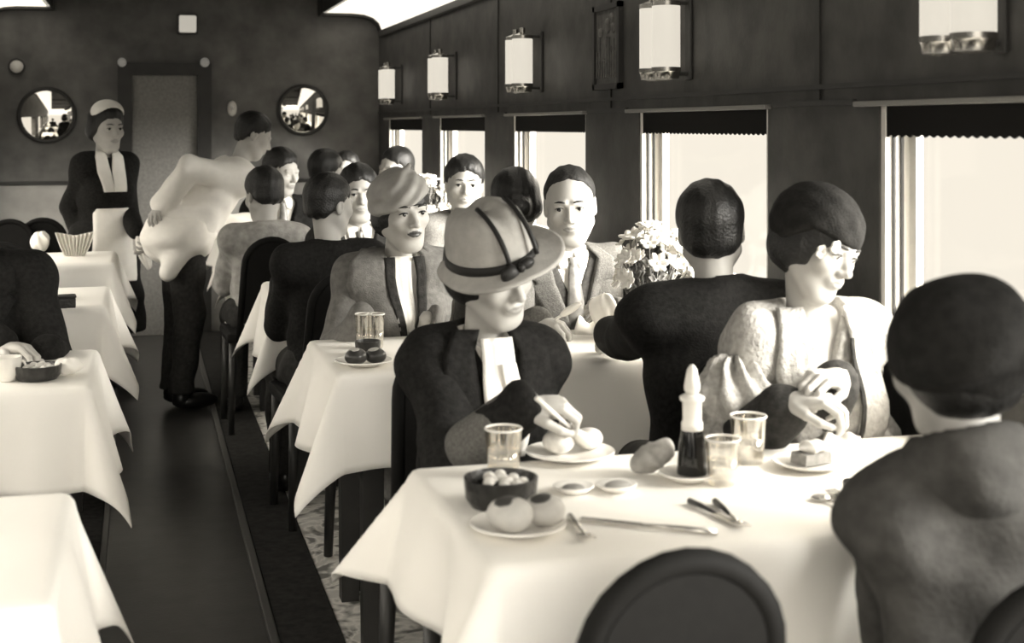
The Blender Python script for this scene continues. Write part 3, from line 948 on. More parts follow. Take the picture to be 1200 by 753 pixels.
        if vest is not None:
            s.coat(vest, 'waistcoat', g=.005, vee=(.07, .18), zmin=.52, amp=.001, collar=.062, sleeves=0.0)
        s.coat(m_j, 'jacket', g=.012, vee=vee, zmin=.47, amp=.004, collar=.060)
        if lap:
            for k in (-1, 1):
                w, dp = vee
                s.patch('lapel', [(.04, k*.055, k*.085), (.0, k*(w*.9), k*(w+.045)), (-.06, k*(w*.72), k*(w+.05)), (-.075, k*(w*.68), k*(w+.03)), (-.09, k*(w*.62), k*(w+.05)), (-.16, k*(w*.36), k*(w*.7+.035)), (-dp + .01, k*.004, k*.03)], m_j, .010, 5, 3, .006, on=s.main)
def on_table(px, py): return at_z(px, py, TZ)
P_ = {}
def add_chair(p, label, dx=0, dy=0):
    c = chair(p.base.x + dx, p.base.y + dy, p.rz, label); return c

# bald man in tweed, second table, window side
p = Person('bald man in grey tweed suit and tie, facing us beside the flower basket', at_y(668, 242, 4.18), 4, (-22, 6, -3), .07, .15, res=.007, hs=1.02)
p.arm(-1, world=at_y(632, 374, 3.90), hand=((.55, -.75, -.15), (-.2, .2, 1), 1, (.5, .7, .5)))
p.arm(1, world=at_y(722, 362, 3.95), hand=((-.75, -.5, .25), (.3, -.75, .6), -1, (.5, .8, .6)))
p.build_body().eyes((-14, 4)); p.hair('receding', .003, M_hairgrey)
p.suit(M_tweed, M_white, M_tie, True, M_vest, (.095, .30)); p.trousers(); P_['bald'] = p
add_chair(p, 'dark arched chair under the bald man in tweed')

# turban lady
p = Person('lady in pale wide-collared coat and draped turban, facing us at second table', at_y(471, 249, 4.15), 8, (6, 3, -4), .07, .135, True, res=.007, hs=.98)
p.arm(-1, world=at_y(424, 372, 3.98)); p.arm(1, world=at_y(500, 372, 3.98))
p.build_body(M_lipdark).eyes((5, 0), True, .0024)
p.coat(M_white, 'scarf', g=.002, zmin=.6, amp=.004, collar=.046, sleeves=.0)
sc = p.fld
p.coat(M_camel, 'coat', g=.013, vee=(.075, .27), zmin=.46, amp=.007, collar=.062, seed=4)
for k in (-1, 1):
    p.patch('coat_collar', [(.055, k*.05, k*.12), (.02, k*.06, k*.17), (-.05, k*.058, k*.185), (-.12, k*.045, k*.15), (-.2, k*.03, k*.085), (-.26, k*.01, k*.03)], M_camel, .010, 7, 4, .006, on=p.main)
    p.patch('coat_facing', [(.03, k*.03, k*.064), (-.03, k*.035, k*.066), (-.1, k*.028, k*.058), (-.2, k*.012, k*.034), (-.25, k*.002, k*.012)], M_coatdark, .012, 4, 3, .006, on=p.main)
p.patch('scarf_knot', [(.03, -.04, .03), (.0, -.045, .02), (-.05, -.04, .02), (-.12, -.028, .022), (-.2, -.012, .012)], M_white, .012, 7, 4, .008, sc, ripple=.004)
p.hair('bob', .004)
def turban(P):
    a = P[..., 0] * .35 + P[..., 2]
    d = d_ell(P, (0, .018, .040), (.0975, .117, .101))
    d = smin(d, d_cap(P, (.012, -.02, .128), (.024, -.022, .148), .014, .008), .012)
    d = d + .0034 * np.sin((P[..., 2] * .8 - P[..., 0] * .75) * 150)
    cut = .034 + .42 * P[..., 0] * 1.0 + np.where(P[..., 1] > -.02, -(P[..., 1] + .02) * .7, 0)
    return smax(d, cut - P[..., 2], .006)
p.blob('turban', turban, (-.13, -.14, -.12), (.13, .16, .19), M_turban, .0045, True)
def fringe(P):
    d = d_ell(P, (.004, .006, .034), (.084, .100, .09))
    return smax(smax(d, .030 - P[..., 2] + .0 * P[..., 0], .004), P[..., 1] + .02, .01)
p.blob('fringe', fringe, (-.1, -.12, -.02), (.1, .02, .13), M_hair, .004, True)
p.trousers(M_camel, skirt=True); P_['turban'] = p
add_chair(p, 'dark arched chair under the lady in turban')

# hat woman at the nearest table
p = Person('woman in black coat and wide pale felt hat, spooning food at nearest table', at_y(575, 318, 2.78), 6, (20, 14, -12), .07, .115, True, bulk=.8, res=.007, hs=.95)
p.arm(-1, world=at_y(612, 476, 2.50), pole=(.5, .3, -1), hand=((.85, -.3, .05), (.1, -.3, .9), 1, (.75, .9, .6)))
p.arm(1, wrist=(.13, -.12, .60))
p.build_body(M_lip).eyes((10, 18)); p.hair('bob', .006)
p.coat(M_white, 'blouse', g=.001, zmin=.6, amp=.002, collar=.046, sleeves=.0); bl = p.fld
p.coat(M_coatblack, 'coat', g=.016, vee=(.05, .12), zmin=.46, amp=.004, collar=.056, seed=2)
p.patch('jabot', [(.03, -.035, .032), (-.03, -.036, .034), (-.10, -.042, .035), (-.16, -.044, .0), (-.215, -.036, .004)], M_white, .020, 8, 4, .010, ripple=.008)
p.patch('jabot_tail', [(-.02, .0, .034), (-.08, .006, .046), (-.14, .01, .046), (-.2, .012, .036)], M_white, .028, 6, 4, .008, ripple=.006)
for k in (-1, 1):
    p.patch('coat_lapel', [(.045, k*.03, k*.085), (.0, k*.05, k*.115), (-.06, k*.045, k*.12), (-.14, k*.04, k*.07)], M_coatblack, .012, 5, 3, .008, on=p.main)
def cuff_(P):
    a, c = p.el[-1], p.wr[-1]
    return d_cap(P, a.lerp(c, .35), a.lerp(c, .98), .058, .043) + p.folds(P, .003, 15)
lo, hi = p.bounds([p.el[-1], p.wr[-1]], .09); p.blob('cuff', cuff_, lo, hi, M_tweed, .006)
for (bx, by) in ((511, 493), (531, 495), (556, 496)):
    q = p.loc(at_y(bx, by, 2.6)); y = p.front(q.x, q.z)
    if y is not None:
        b = MB(); b.lathe([(.0, .006), (.007, .005), (.0095, .001), (.0095, -.004)][::-1], 14, Matrix.Translation((q.x, y - .003, q.z)) @ Matrix.Rotation(math.pi/2, 4, 'X')); b.build('button', M_button, p.root, True)
# the hat, tipped to one side
HM = Matrix.Translation(Vector((-.010, -.016, .046))) @ p.hR.transposed().to_4x4() @ Matrix.Rotation(math.radians(-18), 4, 'Y') @ Matrix.Rotation(math.radians(13), 4, 'X') @ Matrix.Rotation(math.radians(8), 4, 'Z')
def hat_part(b, name, m, smooth=True, on=None):
    V = [p.hp(HM @ Vector(v)) for v in b.V]
    return mk(name, V, b.F, m, on or p.root, smooth)
b = MB(); V = []; F = []; n = 48
prof = [(.0, .122), (.03, .124), (.06, .116), (.082, .095), (.094, .06), (.099, .02), (.102, .0)]
for r, z in prof:
    for i in range(n):
        a = 2*math.pi*i/n; dent = -.016 * math.exp(-((r * math.cos(a)) / .022) ** 2) * (z > .05)
        V.append((r * math.cos(a) * .95, r * math.sin(a) * 1.12, z + dent))
for k in range(len(prof) - 1):
    for i in range(n): F.append((k*n+i, (k+1)*n+i, (k+1)*n+(i+1) % n, k*n+(i+1) % n))
b.add(V, F); crown = solid(hat_part(b, 'hat_crown', M_felt), .004)
b = MB(); V = []; F = []
for q in np.linspace(0, 1, 9):
    for i in range(n):
        a = 2*math.pi*i/n
        r = .098 + q * (.020 + .026 * max(0, -math.sin(a)) + .026 * max(0, math.cos(a + .45)) ** 2 + .012 * max(0, -math.cos(a)))
        zz = .004 - .014 * q + .022 * q * q * max(0, math.cos(a - .35)) ** 2 - .012 * q * max(0, -math.cos(a))
        V.append((r * math.cos(a) * (.97 + .05 * math.cos(a)), r * math.sin(a) * 1.06, zz))
for k in range(8):
    for i in range(n): F.append((k*n+i, k*n+(i+1) % n, (k+1)*n+(i+1) % n, (k+1)*n+i))
b.add(V, F); solid(hat_part(b, 'hat_brim', M_felt), .007, 0)
b = MB(); b.lathe([(.1035, .0), (.1055, .002), (.1025, .02), (.100, .021)], 48, None, .95, 1.12); hat_part(b, 'hat_ribbon', M_ribbon, on=crown)
b = MB()
for a0 in (-.10, .10):
    pts = [(.012 + a0 * .35, -.117 * math.cos(t) * 1.0 , .012 + .118 * math.sin(t)) for t in np.linspace(.05, 1.35, 12)]
    b.tube(pts, .006, 6)
hat_part(b, 'hat_band', M_ribbon, on=crown)
b = MB(); b.ell((-.03, -.124, .004), (.024, .012, .019), 14, 8); b.ell((.012, -.126, .012), (.02, .012, .013), 14, 8); b.ell((-.006, -.132, .010), (.009, .009, .010), 10, 6); hat_part(b, 'hat_bow', M_ribbon, on=crown)
p.trousers(M_coatblack, skirt=True); P_['hat'] = p
add_chair(p, 'dark arched chair under the woman in wide felt hat')

# shawl woman
p = Person('woman in cream lace dress with ruffled sleeves and dark cap, looking down at nearest table', at_y(958, 289, 2.60), 2, (20, 18, 12), .03, .125, True, res=.007, hs=.90)
p.arm(-1, world=at_y(925, 470, 2.42), hand=((.55, -.55, .10), (-.2, .0, 1), 1, (.7, .8, .5)))
p.arm(1, world=at_y(985, 442, 2.44), pole=(.02, .7, -.8), hand=((-.75, -.35, .1), (.2, -.2, 1), -1, (.6, .8, .5)))
p.build_body().eyes((14, 22)); p.hair('bob', .008)
p.coat(M_cream, 'dress', g=.012, vee=(.05, .14), zmin=.46, amp=.006, collar=.06, sleeves=.35, seed=3); df = p.fld
def cap_(P):
    d = d_ell(P, (-.004, .022, .045), (.100, .118, .102))
    d = smin(d, d_ell(P, (.03, .06, .02), (.08, .07, .085)), .03)
    cut = .030 - P[..., 0] * .18 - np.where(P[..., 1] > -.03, (P[..., 1] + .03) * .9, 0)
    return smax(d + .0018 * np.sin(P[..., 0] * 120) * np.sin(P[..., 2] * 90), cut - P[..., 2], .01)
p.blob('cap', cap_, (-.14, -.14, -.12), (.15, .18, .17), M_darkfelt, .005, True)
for hx, hy, hz_ in ((-.058, -.080, .026), (-.072, -.058, .004)):
    b = MB()
    for q in range(5):
        a = q * 1.2566; b.ell((hx + .009 * math.cos(a), hy - .008, hz_ + .009 * math.sin(a)), (.008, .005, .008), 8, 6)
    mk('hair_blossom', [p.hp(v) for v in b.V], b.F, M_white, p.root)
rr = random.Random(11)
def ruff(P, c, r, sd):
    d = d_ell(P, c, r); q = P - _v(c)
    a = np.arctan2(q[..., 1], q[..., 0])
    return d + .011 * np.sin(a * 9 + q[..., 2] * 35 + sd) + .006 * np.sin(q[..., 2] * 75 + sd * 2)
for k in (-1, 1):
    e = p.sh[k].lerp(p.el[k], .55); c0 = e + Vector((k * .02, 0, .02)); c1 = e + Vector((k * .035, -.02, -.075))
    f_ = lambda P, c0=c0, c1=c1, k=k: smin(ruff(P, c0, (.078, .085, .08), k), ruff(P, c1, (.088, .09, .055), k + 2), .02)
    lo, hi = p.bounds([c0, c1], .14)
    p.blob('ruffle_sleeve', f_, lo, hi, M_cream, .0065)
    p.patch('lace_front', [(.04, k*.045, k*.10), (-.02, k*.05, k*.115), (-.1, k*.045, k*.12), (-.2, k*.03, k*.11), (-.3, k*.02, k*.10)], M_cream, .012, 8, 4, .008, df, ripple=.006)
p.patch('dark_trim', [(-.02, .045, .053), (-.1, .04, .05), (-.2, .03, .04), (-.28, .022, .03)], M_coatdark, .020, 3, 4, .004, df)
p.trousers(M_coatdark, skirt=True)
def cuff(P):
    d = None
    for k in (-1, 1):
        x = d_cap(P, p.el[k].lerp(p.wr[k], .08), p.el[k].lerp(p.wr[k], .86), .058, .05)
        d = x if d is None else np.minimum(d, x)
    return d + p.folds(P, .004, 8)
lo, hi = p.bounds([p.el[-1], p.el[1], p.wr[-1], p.wr[1]], .09); p.blob('undersleeve', cuff, lo, hi, M_coatdark, .007)
P_['shawl'] = p
add_chair(p, 'dark arched chair under the woman in cream lace dress')

# silhouetted diner seen from behind
p = Person('diner in black coat seen from behind, dark cropped head against bright window', at_y(833, 271, 3.06), 172, (-14, 2, 4), .05, .15, res=.007, hs=.95, bulk=.92)
p.arm(1, world=at_y(712, 398, 3.55), hand=((-.2, -.9, -.1), (.2, .1, 1), -1, (.4, .5, .4)))
p.build_body(hres=.0045); p.hair('crop', .008)
p.coat(M_coatblack, 'coat', g=.02, zmin=.46, amp=.004, collar=.054, seed=6)
p.trousers(); P_['dark'] = p
b = MB(); b.tube([p.neck + Vector((.058 * math.cos(t), .058 * math.sin(t) + .005, .022)) for t in np.linspace(.2, 2.9, 12)], .006, 6); b.build('shirt_collar', M_white, p.root, True)
add_chair(p, 'dark arched chair under the diner seen from behind in black coat', 0, 0)

# big-hatted diner in the right foreground
p = Person('diner in soft dark hat and grey coat, seen from behind at right edge', at_y(1114, 424, 1.60), 165, (30, 8, 10), .08, .088, side_lean=.05, res=.008, hs=.84, bulk=.74)
p.arm(1, world=at_y(1040, 592, 1.86), pole=(.05, .3, -1), hand=((.25, -.9, -.2), (.2, .3, 1), 1, (.35, .4, .3)))
p.build_body(hres=.005); p.hair('bob', .006)
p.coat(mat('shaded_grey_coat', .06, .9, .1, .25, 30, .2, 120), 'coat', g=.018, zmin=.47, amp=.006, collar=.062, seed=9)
def soft(P):
    d = d_ell(P, (.0, .035, .035), (.108, .125, .105))
    br = d_ell(P, (-.045, .045, .0), (.135, .150, .013))
    d = smin(d, br, .02)
    return d + .003 * np.sin(P[..., 0] * 50 + P[..., 2] * 60)
p.blob('soft_hat', soft, (-.18, -.19, -.06), (.18, .21, .18), M_darkfelt, .007, True)
def upcollar(P):
    d = d_ell(P, p.neck + Vector((0, .02, .04)), (.088, .088, .08)); d = smax(d, -d_ell(P, p.neck + Vector((0, -.005, .13)), (.078, .076, .09)), .006)
    return d + p.folds(P, .004, 21)
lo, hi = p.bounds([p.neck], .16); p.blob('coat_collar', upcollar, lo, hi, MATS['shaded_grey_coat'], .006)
p.trousers(); P_['big'] = p
add_chair(p, 'dark arched chair under the diner in soft dark hat')

# second bay backs and far diners
def simple(key, label, px, py, Y, rz, hrot, coat_m, hairk='short', fem=False, lean=.06, sw=.14, thick=.006, suit=None, eyes=None, hres=.004, wr=None, res=.010, hs=1.0, chairlabel=None, hm=None, side_lean=0):
    p = Person(label, at_y(px, py, Y), rz, hrot, lean, sw, fem, res=res, hs=hs, side_lean=side_lean)
    if wr:
        for k, v in wr.items(): p.arm(k, **v)
    p.build_body(hres=hres, legs=False)
    if eyes: p.eyes(eyes)
    p.hair(hairk, thick, hm)
    if suit: p.suit(coat_m, M_white, suit, True, None, (.08, .24))
    else: p.coat(coat_m, 'coat', g=.014, zmin=.46, amp=.004, collar=.054, seed=len(key))
    p.trousers(M_trouser, skirt=fem); P_[key] = p
    add_chair(p, chairlabel)
    return p
simple('F', 'man in black coat with head turned left, seen from behind at third table', 386, 241, 4.86, 185, (-62, 6, 0), M_coatblack, 'short', lean=.03, thick=.007, hs=.9, chairlabel='dark arched chair under the man in black coat turned left')
p = P_['F']
b = MB(); q = p.loc(at_y(377, 351, 4.7)); y = p.front(q.x, q.z, back=True)
if y is not None:
    b.lathe([(.013, -.004), (.013, .004), (.0, .007)], 14, Matrix.Translation((q.x, y + .004, q.z)) @ Matrix.Rotation(-math.pi/2, 4, 'X')); b.build('button', M_button, p.root, True)
simple('G', 'dark-haired man facing us, half hidden behind the man in black coat', 420, 227, 5.86, 4, (-4, 4, 0), M_coatdark, 'short', suit=M_tie, eyes=(-8, 0), thick=.008, chairlabel='dark arched chair under the half hidden dark-haired man')
p = simple('H', 'young man in grey sweater with open white collar, facing us by third window', 544, 217, 5.78, 6, (-14, 2, 2), M_knit, 'short', eyes=(-12, 0), hres=.0035, thick=.011, res=.008, chairlabel='dark arched chair under the young man in grey sweater')
for k in (-1, 1): p.patch('shirt_collar', [(.05, k*.015, k*.06), (.01, k*.03, k*.075), (-.04, k*.02, k*.06), (-.07, k*.03, k*.04)], M_white, .012, 5, 3, .006)
simple('I', 'woman with dark bun and pale coat, back to us at third table', 604, 240, 4.82, 176, (-8, 4, 4), M_camel, 'bun', True, thick=.014, lean=.05, sw=.13, chairlabel='dark arched chair under the woman with dark bun')
simple('J', 'man with short dark hair in profile against the farthest window', 464, 199, 7.36, 10, (-68, 4, 0), M_coatdark, 'short', thick=.005, chairlabel='dark arched chair under the man in profile by farthest window')
simple('K', 'dark-haired diner under the right round mirror, nearer of two heads there', 383, 202, 7.96, 182, (-60, 6, 0), M_coatdark, 'short', thick=.014, chairlabel='dark arched chair under the nearer diner below the round mirror')
simple('K2', 'dark-haired diner under the right round mirror, farther of two heads there', 406, 200, 8.98, 6, (-20, 0, 0), M_coatblack, 'short', thick=.010, chairlabel='dark arched chair under the farther diner below the round mirror')
simple('L', 'dark-suited man beside the stooping waiter, his face lit from the window', 330, 202, 7.44, 10, (30, 10, 0), M_coatblack, 'short', suit=M_tie, thick=.010, chairlabel='dark arched chair under the man beside the stooping waiter')
simple('M', 'diner in light grey jacket, back to us near the stooping waiter', 309, 229, 6.40, 182, (20, 14, 0), M_midcoat, 'short', thick=.010, chairlabel='dark arched chair back behind the diner in light grey jacket')

# left side: man in black leaning into the frame
p = Person('man in black suit at left edge, head outside the frame, hands over dark dish', (-.47, 4.14, 1.14), 4, (10, 20, 0), .14, .165, res=.009, bulk=1.0)
p.arm(-1, world=at_y(2, 404, 3.84), hand=((.8, -.5, -.1), (-.1, .1, 1), 1, (.5, .6, .5)))
p.arm(1, world=at_y(56, 412, 3.92), hand=((-.9, -.35, -.05), (.1, -.2, 1), -1, (.4, .5, .4)))
p.build_body().eyes((0, 15)); p.hair('short', .007); p.suit(M_coatblack, M_white, M_tie, True, None, (.08, .24)); p.trousers(); P_['left'] = p
add_chair(p, 'dark arched chair under the man in black suit at left edge')
for (x, y, rz, l) in ((-.50, 4.62, math.pi, 'arched chair back on the left beyond the man in black suit'), (-.60, 5.84, 0, 'arched chair on far side of third left table'),
                      (-.56, 6.36, math.pi, 'dark arched chair with its back to us, at the table with the napkin fan'), (-.66, 7.42, 0, 'arched chair at far side of the table with the napkin fan'), (-.5, 7.95, math.pi, 'arched chair farthest up the left side')):
    chair(x, y, rz, l)
chair(.611, 1.70, math.pi, 'empty dark arched chair in the bottom foreground, back to us')
# ------------------------------------------------------------------ staff on their feet
p = Person('waitress in black dress, white cap, bib and apron, standing left of the door', at_y(125, 151, 7.45), 24, (6, 4, 0), .03, .11, True, stand=True, hip=.80, res=.009, bulk=.85)
p.arm(-1, world=at_y(97, 285, 7.42), pole=(.1, .5, -.6)); p.arm(1, world=at_y(160, 272, 7.28), pole=(.15, .5, -.6), hand=((.3, -.5, -.8), (.8, .2, .2), -1, (.7, .8, .6)))
p.build_body(hres=.004).eyes((0, 0)); p.hair('bun', .010)
p.coat(M_coatblack, 'dress', g=.014, zmin=.62, amp=.004, collar=.052, seed=3)
p.trousers(M_coatblack, skirt=True)
for k in (-1, 1): p.patch('white_collar', [(.05, k*.02, k*.06), (.02, k*.015, k*.075), (-.06, k*.004, k*.075), (-.16, k*.0, k*.06)], M_white, .012, 5, 3, .005)
def sk(P):
    d = p.torso(P, .016, legs=False, arms=False)
    for k in (-1, 1): d = smin(d, d_cap(P, p.hip + Vector((k*.07, 0, -.02)), Vector((k*.09, 0, .32)), .115, .135), .08)
    return d
zz = lambda z: z - p.neck.z
p.patch('apron', [(zz(.955), -.085, .085), (zz(.93), -.10, .10), (zz(.8), -.115, .115), (zz(.6), -.125, .125), (zz(.575), -.12, .12)], M_white, .012, 10, 5, .006, sk, ripple=.003)
def ccap(P):
    d = d_ell(P, (0, .0, .085), (.088, .075, .07)); d = smax(d, -d_ell(P, (0, .01, .05), (.086, .11, .088)), .004)
    return smax(d, .045 - P[..., 2] + P[..., 1] * .3, .005)
p.blob('cap', ccap, (-.12, -.12, .0), (.12, .12, .18), M_white, .005, True)
q = Vector(at_y(168, 292, 7.26))
def napkin_thing(pos, label, sx, sy, sz, sd, res=.005, name='napkin', group=None, m=None):
    rr = random.Random(sd); a = [rr.uniform(0, 6) for _ in range(4)]
    def f(P):
        d = d_ell(P, (0, 0, 0), (sx, sy, sz)); t = np.arctan2(P[..., 1], P[..., 0])
        return d + .10 * min(sx, sz) * (np.sin(t * 5 + P[..., 2] * 3 / sz + a[0]) + .7 * np.sin(P[..., 0] * 2.6 / sx * 2 + a[1]) * np.sin(P[..., 2] * 3 / sz + a[2]))
    V, F = nets(f, (-sx*1.4, -sy*1.4, -sz*1.4), (sx*1.4, sy*1.4, sz*1.4), res)
    o = mk(name, V, F, m or M_white); o.location = pos; return tag(o, label, 'napkin', group)
o = napkin_thing(q, 'white cloth hanging from the hand of the standing waitress', .030, .022, .11, 3); o.rotation_euler = (0, math.radians(-16), 0)

p = Person('stooping waiter in white jacket and dark trousers bending over a right table', at_y(297, 160, 6.98), 104, (-10, 24, 6), .37, .15, stand=True, hip=.86, res=.009, bulk=.95, hs=.92)
p.arm(-1, world=at_y(190, 240, 6.82), pole=(0, .8, .2), hand=((-.5, .6, -.5), (0, .3, .8), 1, (.6, .7, .5)))
p.arm(1, wrist=(.10, -.42, .88), hand=((.1, -.9, -.3), (0, -.2, 1), -1, (.5, .6, .4)))
p.build_body(hres=.005); p.hair('short', .010)
p.coat(M_white, 'jacket', g=.022, zmin=.70, amp=.008, collar=.055, seed=5)
p.trousers(M_trouser)
def sash(P):
    h = p.hip
    d = d_ell(P, h + Vector((-.02, .02, -.02)), (.21, .175, .14))
    d = smin(d, d_cap(P, h + Vector((-.15, .02, .0)), h + Vector((-.16, .10, -.17)), .05, .045), .04)
    return d + p.folds(P, .006, 12)
p.blob('jacket_hem', sash, np.array(p.hip) - .33, np.array(p.hip) + .33, M_white, .010)

# ------------------------------------------------------------------ tableware
M_tumbler = glass('tumbler_glass', .80, (.995, .992, .985, 1))
M_china = mat('white_china', .82, .2, .5)
M_bun = mat('bread_bun', .52, .6, .3, .12, 30)
M_buntop = mat('dark_bun_top', .05, .4, .4, .2, 40)
M_darkfruit = mat('dark_fruit', .045, .3, .5, .3, 30)
M_steel = mat('silver_cutlery', .6, .25, .5, metal=1)
M_bowl = mat('dark_glazed_bowl', .022, .3, .5, .4, 50, .4, 70)
M_food = mat('pale_food', .6, .6, .3, .2, 60)
M_cake = mat('brown_cake', .22, .8, .2, .3, 60)
M_wick = mat('wicker', .35, .6, .3, .3, 60)
M_leaf = mat('leaf', .16, .6, .3, .3, 40)
M_petal = mat('white_petal', .8, .6, .2, .05, 30)
M_soy = mat('soy_sauce', .006, .08, .6)
def tumbler(pos, label, h=.085, r=.034, liquid=False, group='glass tumblers on the tables'):
    e = empty('tumbler', pos, 0, label, 'glass', group)
    b = MB(); b.lathe([(0, .001), (r * .78, .001), (r * .82, .004), (r, h), (r * .95, h), (r * .78, .012), (0, .012)], 32); gb = autosmooth(b.build('glass_body', M_tumbler, e), 50)
    b = MB(); b.tube([(r * .975 * math.cos(a), r * .975 * math.sin(a), h) for a in np.linspace(0, 2*math.pi, 33)[:-1]], .0022, 6, True); b.build('rim', mat('glass_rim', .75, .15, .6), gb, True)
    b = MB(); b.lathe([(0, .013), (r * .79, .013), (r * .87, h * .55), (0, h * .55)], 28); b.build('water', glass('water', .72, (1, .997, .99, 1)), e, True)
    return e
def plate(pos, r, label):
    b = MB(); b.lathe([(0, .002), (r * .55, .002), (r * .6, .004), (r, .014), (r * .99, .017), (r * .6, .008), (0, .006)], 40)
    o = autosmooth(b.build('plate', M_china), 50); o.location = pos; return tag(o, label, 'plate', 'white plates on the tables')
def bun(pos, r, label, top=True, m=M_bun, mt=M_buntop, sd=0, name='bread_bun', cat='bread'):
    e = empty(name, pos, 0, label, cat)
    rr = random.Random(sd); a = rr.uniform(0, 6)
    V, F = nets(lambda P: d_ell(P, (0, 0, r * .72), (r, r * .95, r * .74)) + .04 * r * np.sin(P[..., 0] * 3 / r + a) * np.sin(P[..., 1] * 3 / r), (-r*1.3, -r*1.3, -.1*r), (r*1.3, r*1.3, r*1.7), r / 12)
    mk('crust', V, F, m, e)
    if top:
        V, F = nets(lambda P: np.maximum(d_ell(P, (0, 0, r * .72), (r * 1.02, r * .97, r * .765)), d_ell(P, (-r * .25, -r * .1, r * 1.45), (r * .55, r * .55, r * .5))), (-r*1.3, -r*1.3, 0), (r*1.3, r*1.3, r*1.7), r / 14)
        mk('dark_top', V, F, mt, e)
    return e
def bowl_dish(pos, r, h, label, food=True):
    e = empty('dark_bowl', pos, 0, label, 'bowl')
    b = MB(); b.lathe([(0, .001), (r * .8, .001), (r * .95, h * .3), (r, h), (r * .93, h * 1.02), (r * .85, h * .5), (0, h * .45)], 36); autosmooth(b.build('bowl_body', M_bowl, e), 50)
    if food:
        rr = random.Random(4); b = MB()
        for i in range(14):
            a = rr.uniform(0, 6.28); q = r * .68 * math.sqrt(rr.random()); b.ell((q * math.cos(a), q * math.sin(a), h * .86), (r * .17, r * .15, r * .14), 10, 6)
        b.build('food', M_food, e, True)['kind'] = 'stuff'
    return e
def cutlery(pa, pb, kind, label, handle=M_steel):
    a = on_table(*pa) if len(pa) == 2 else Vector(pa); c = on_table(*pb) if len(pb) == 2 else Vector(pb)
    a.z += .005; c.z += .005
    e = empty(kind, a, 0, label, 'cutlery'); d = c - a; L = d.length
    e.rotation_euler = d.to_track_quat('X', 'Z').to_euler()
    b = MB(); b.tube([(0, 0, 0), (L * .25, 0, .001), (L * .55, 0, .0)], [.0055, .0048, .003], 8); b.build('handle', handle, e, True)
    b = MB()
    if kind == 'spoon': b.tube([(L * .55, 0, 0), (L * .74, 0, 0)], .0028, 8); b.ell((L * .87, 0, 0), (L * .14, .019, .006), 16, 8)
    elif kind == 'knife': b.box(L * .55, -.009, -.0012, L, .007, .0012)
    else:
        b.tube([(L * .55, 0, 0), (L * .75, 0, 0)], .003, 8); b.box(L * .74, -.011, -.0012, L * .8, .011, .0012)
        for t in (-.0095, -.0032, .0032, .0095): b.tube([(L * .79, t, 0), (L, t, .003)], .0014, 6)
    b.build('bowl_end' if kind == 'spoon' else ('blade' if kind == 'knife' else 'tines'), M_steel, e, kind != 'knife')
    return e
def napkin_flat(pts, label, h=.012):
    a = [on_table(*q) for q in pts]; c = sum(a, Vector()) / len(a)
    V = []; F = []; n = 10
    for i in range(n + 1):
        for j in range(n + 1):
            u, v = i / n, j / n
            q = (a[0] * (1-u) + a[1] * u) * (1-v) + (a[3] * (1-u) + a[2] * u) * v
            V.append((q.x - c.x, q.y - c.y, .003 + h * (.5 + .5 * math.sin(u * 9 + v * 3)) * math.sin(math.pi * v) ** .5))
        
    for i in range(n):
        for j in range(n): F.append((i*(n+1)+j, (i+1)*(n+1)+j, (i+1)*(n+1)+j+1, i*(n+1)+j+1))
    o = mk('folded_napkin', V, F, M_white); o.location = c; solid(o, .004); return tag(o, label, 'napkin')

# nearest right table
tumbler(on_table(590, 556), 'glass tumbler before the hat woman, left on nearest table', .084, .034)
tumbler(on_table(877, 542), 'taller glass tumbler before the woman in cream lace dress', .088, .034)
tumbler(on_table(847, 567), 'glass tumbler right of the sauce bottle on nearest table', .080, .031)
bowl_dish(on_table(587, 592), .062, .048, 'dark glazed bowl of pale food beside the two buns, nearest table')
pc = on_table(607, 623); plate(pc, .075, 'white side plate carrying two dark-topped buns on nearest table')
q = on_table(598, 628); q.z += .008; bun(q, .036, 'left bun with dark top on the side plate, nearest table', sd=1)
q = on_table(638, 621); q.z += .008; bun(q, .033, 'right bun with dark top on the side plate, nearest table', sd=2)
plate(on_table(668, 537), .085, 'white plate before the hat woman, under her spoon')
q = on_table(655, 536); q.z += .009; bun(q, .031, 'pale round roll on the plate of the hat woman, left one', False, M_food, sd=3)
q = on_table(690, 531); q.z += .009; bun(q, .028, 'pale round roll on the plate of the hat woman, right one', False, M_food, sd=4)
a = at_y(640, 476, 2.44); c = on_table(692, 534); c.z += .02
sp = empty('serving_spoon', a, 0, 'white serving spoon held by the hat woman over her plate', 'spoon'); d_ = c - a; L = d_.length
sp.rotation_euler = d_.to_track_quat('X', 'Z').to_euler()
b = MB(); b.tube([(-.03, 0, 0), (L * .6, 0, 0)], [.005, .0038], 8); b.build('handle', M_china, sp, True)
b = MB(); b.ell((L * .82, 0, 0), (L * .22, .018, .012), 16, 10); b.build('bowl_end', M_china, sp, True)
# sauce bottle
plate(on_table(806, 563), .052, 'small white saucer under the dark sauce bottle')
q = on_table(811, 560); q.z += .009
e = empty('sauce_bottle', q, 0, 'dark sauce bottle with tall white stopper in middle of nearest table', 'bottle')
b = MB(); b.lathe([(0, 0), (.027, 0), (.0275, .004), (.024, .05), (.0195, .078), (0, .078)], 28); autosmooth(b.build('bottle_body', M_soy, e), 50)
b = MB(); b.lathe([(.0195, .078), (.0195, .09), (.017, .096), (.0175, .128), (.022, .131), (.0225, .137), (.014, .142), (0, .142)], 24); b.build('neck', M_china, e, True)
b = MB(); b.lathe([(.010, .142), (.0145, .150), (.0145, .158), (.009, .186), (.004, .194), (0, .195)], 20); b.build('stopper', M_china, e, True)
o = napkin_thing(on_table(766, 556) + Vector((0, 0, .034)), 'crumpled grey napkin left of the sauce bottle on nearest table', .048, .025, .024, 9, m=mat('grey_napkin', .33, .9, .1, .2, 40)); o.rotation_euler = (0, math.radians(-22), .2)
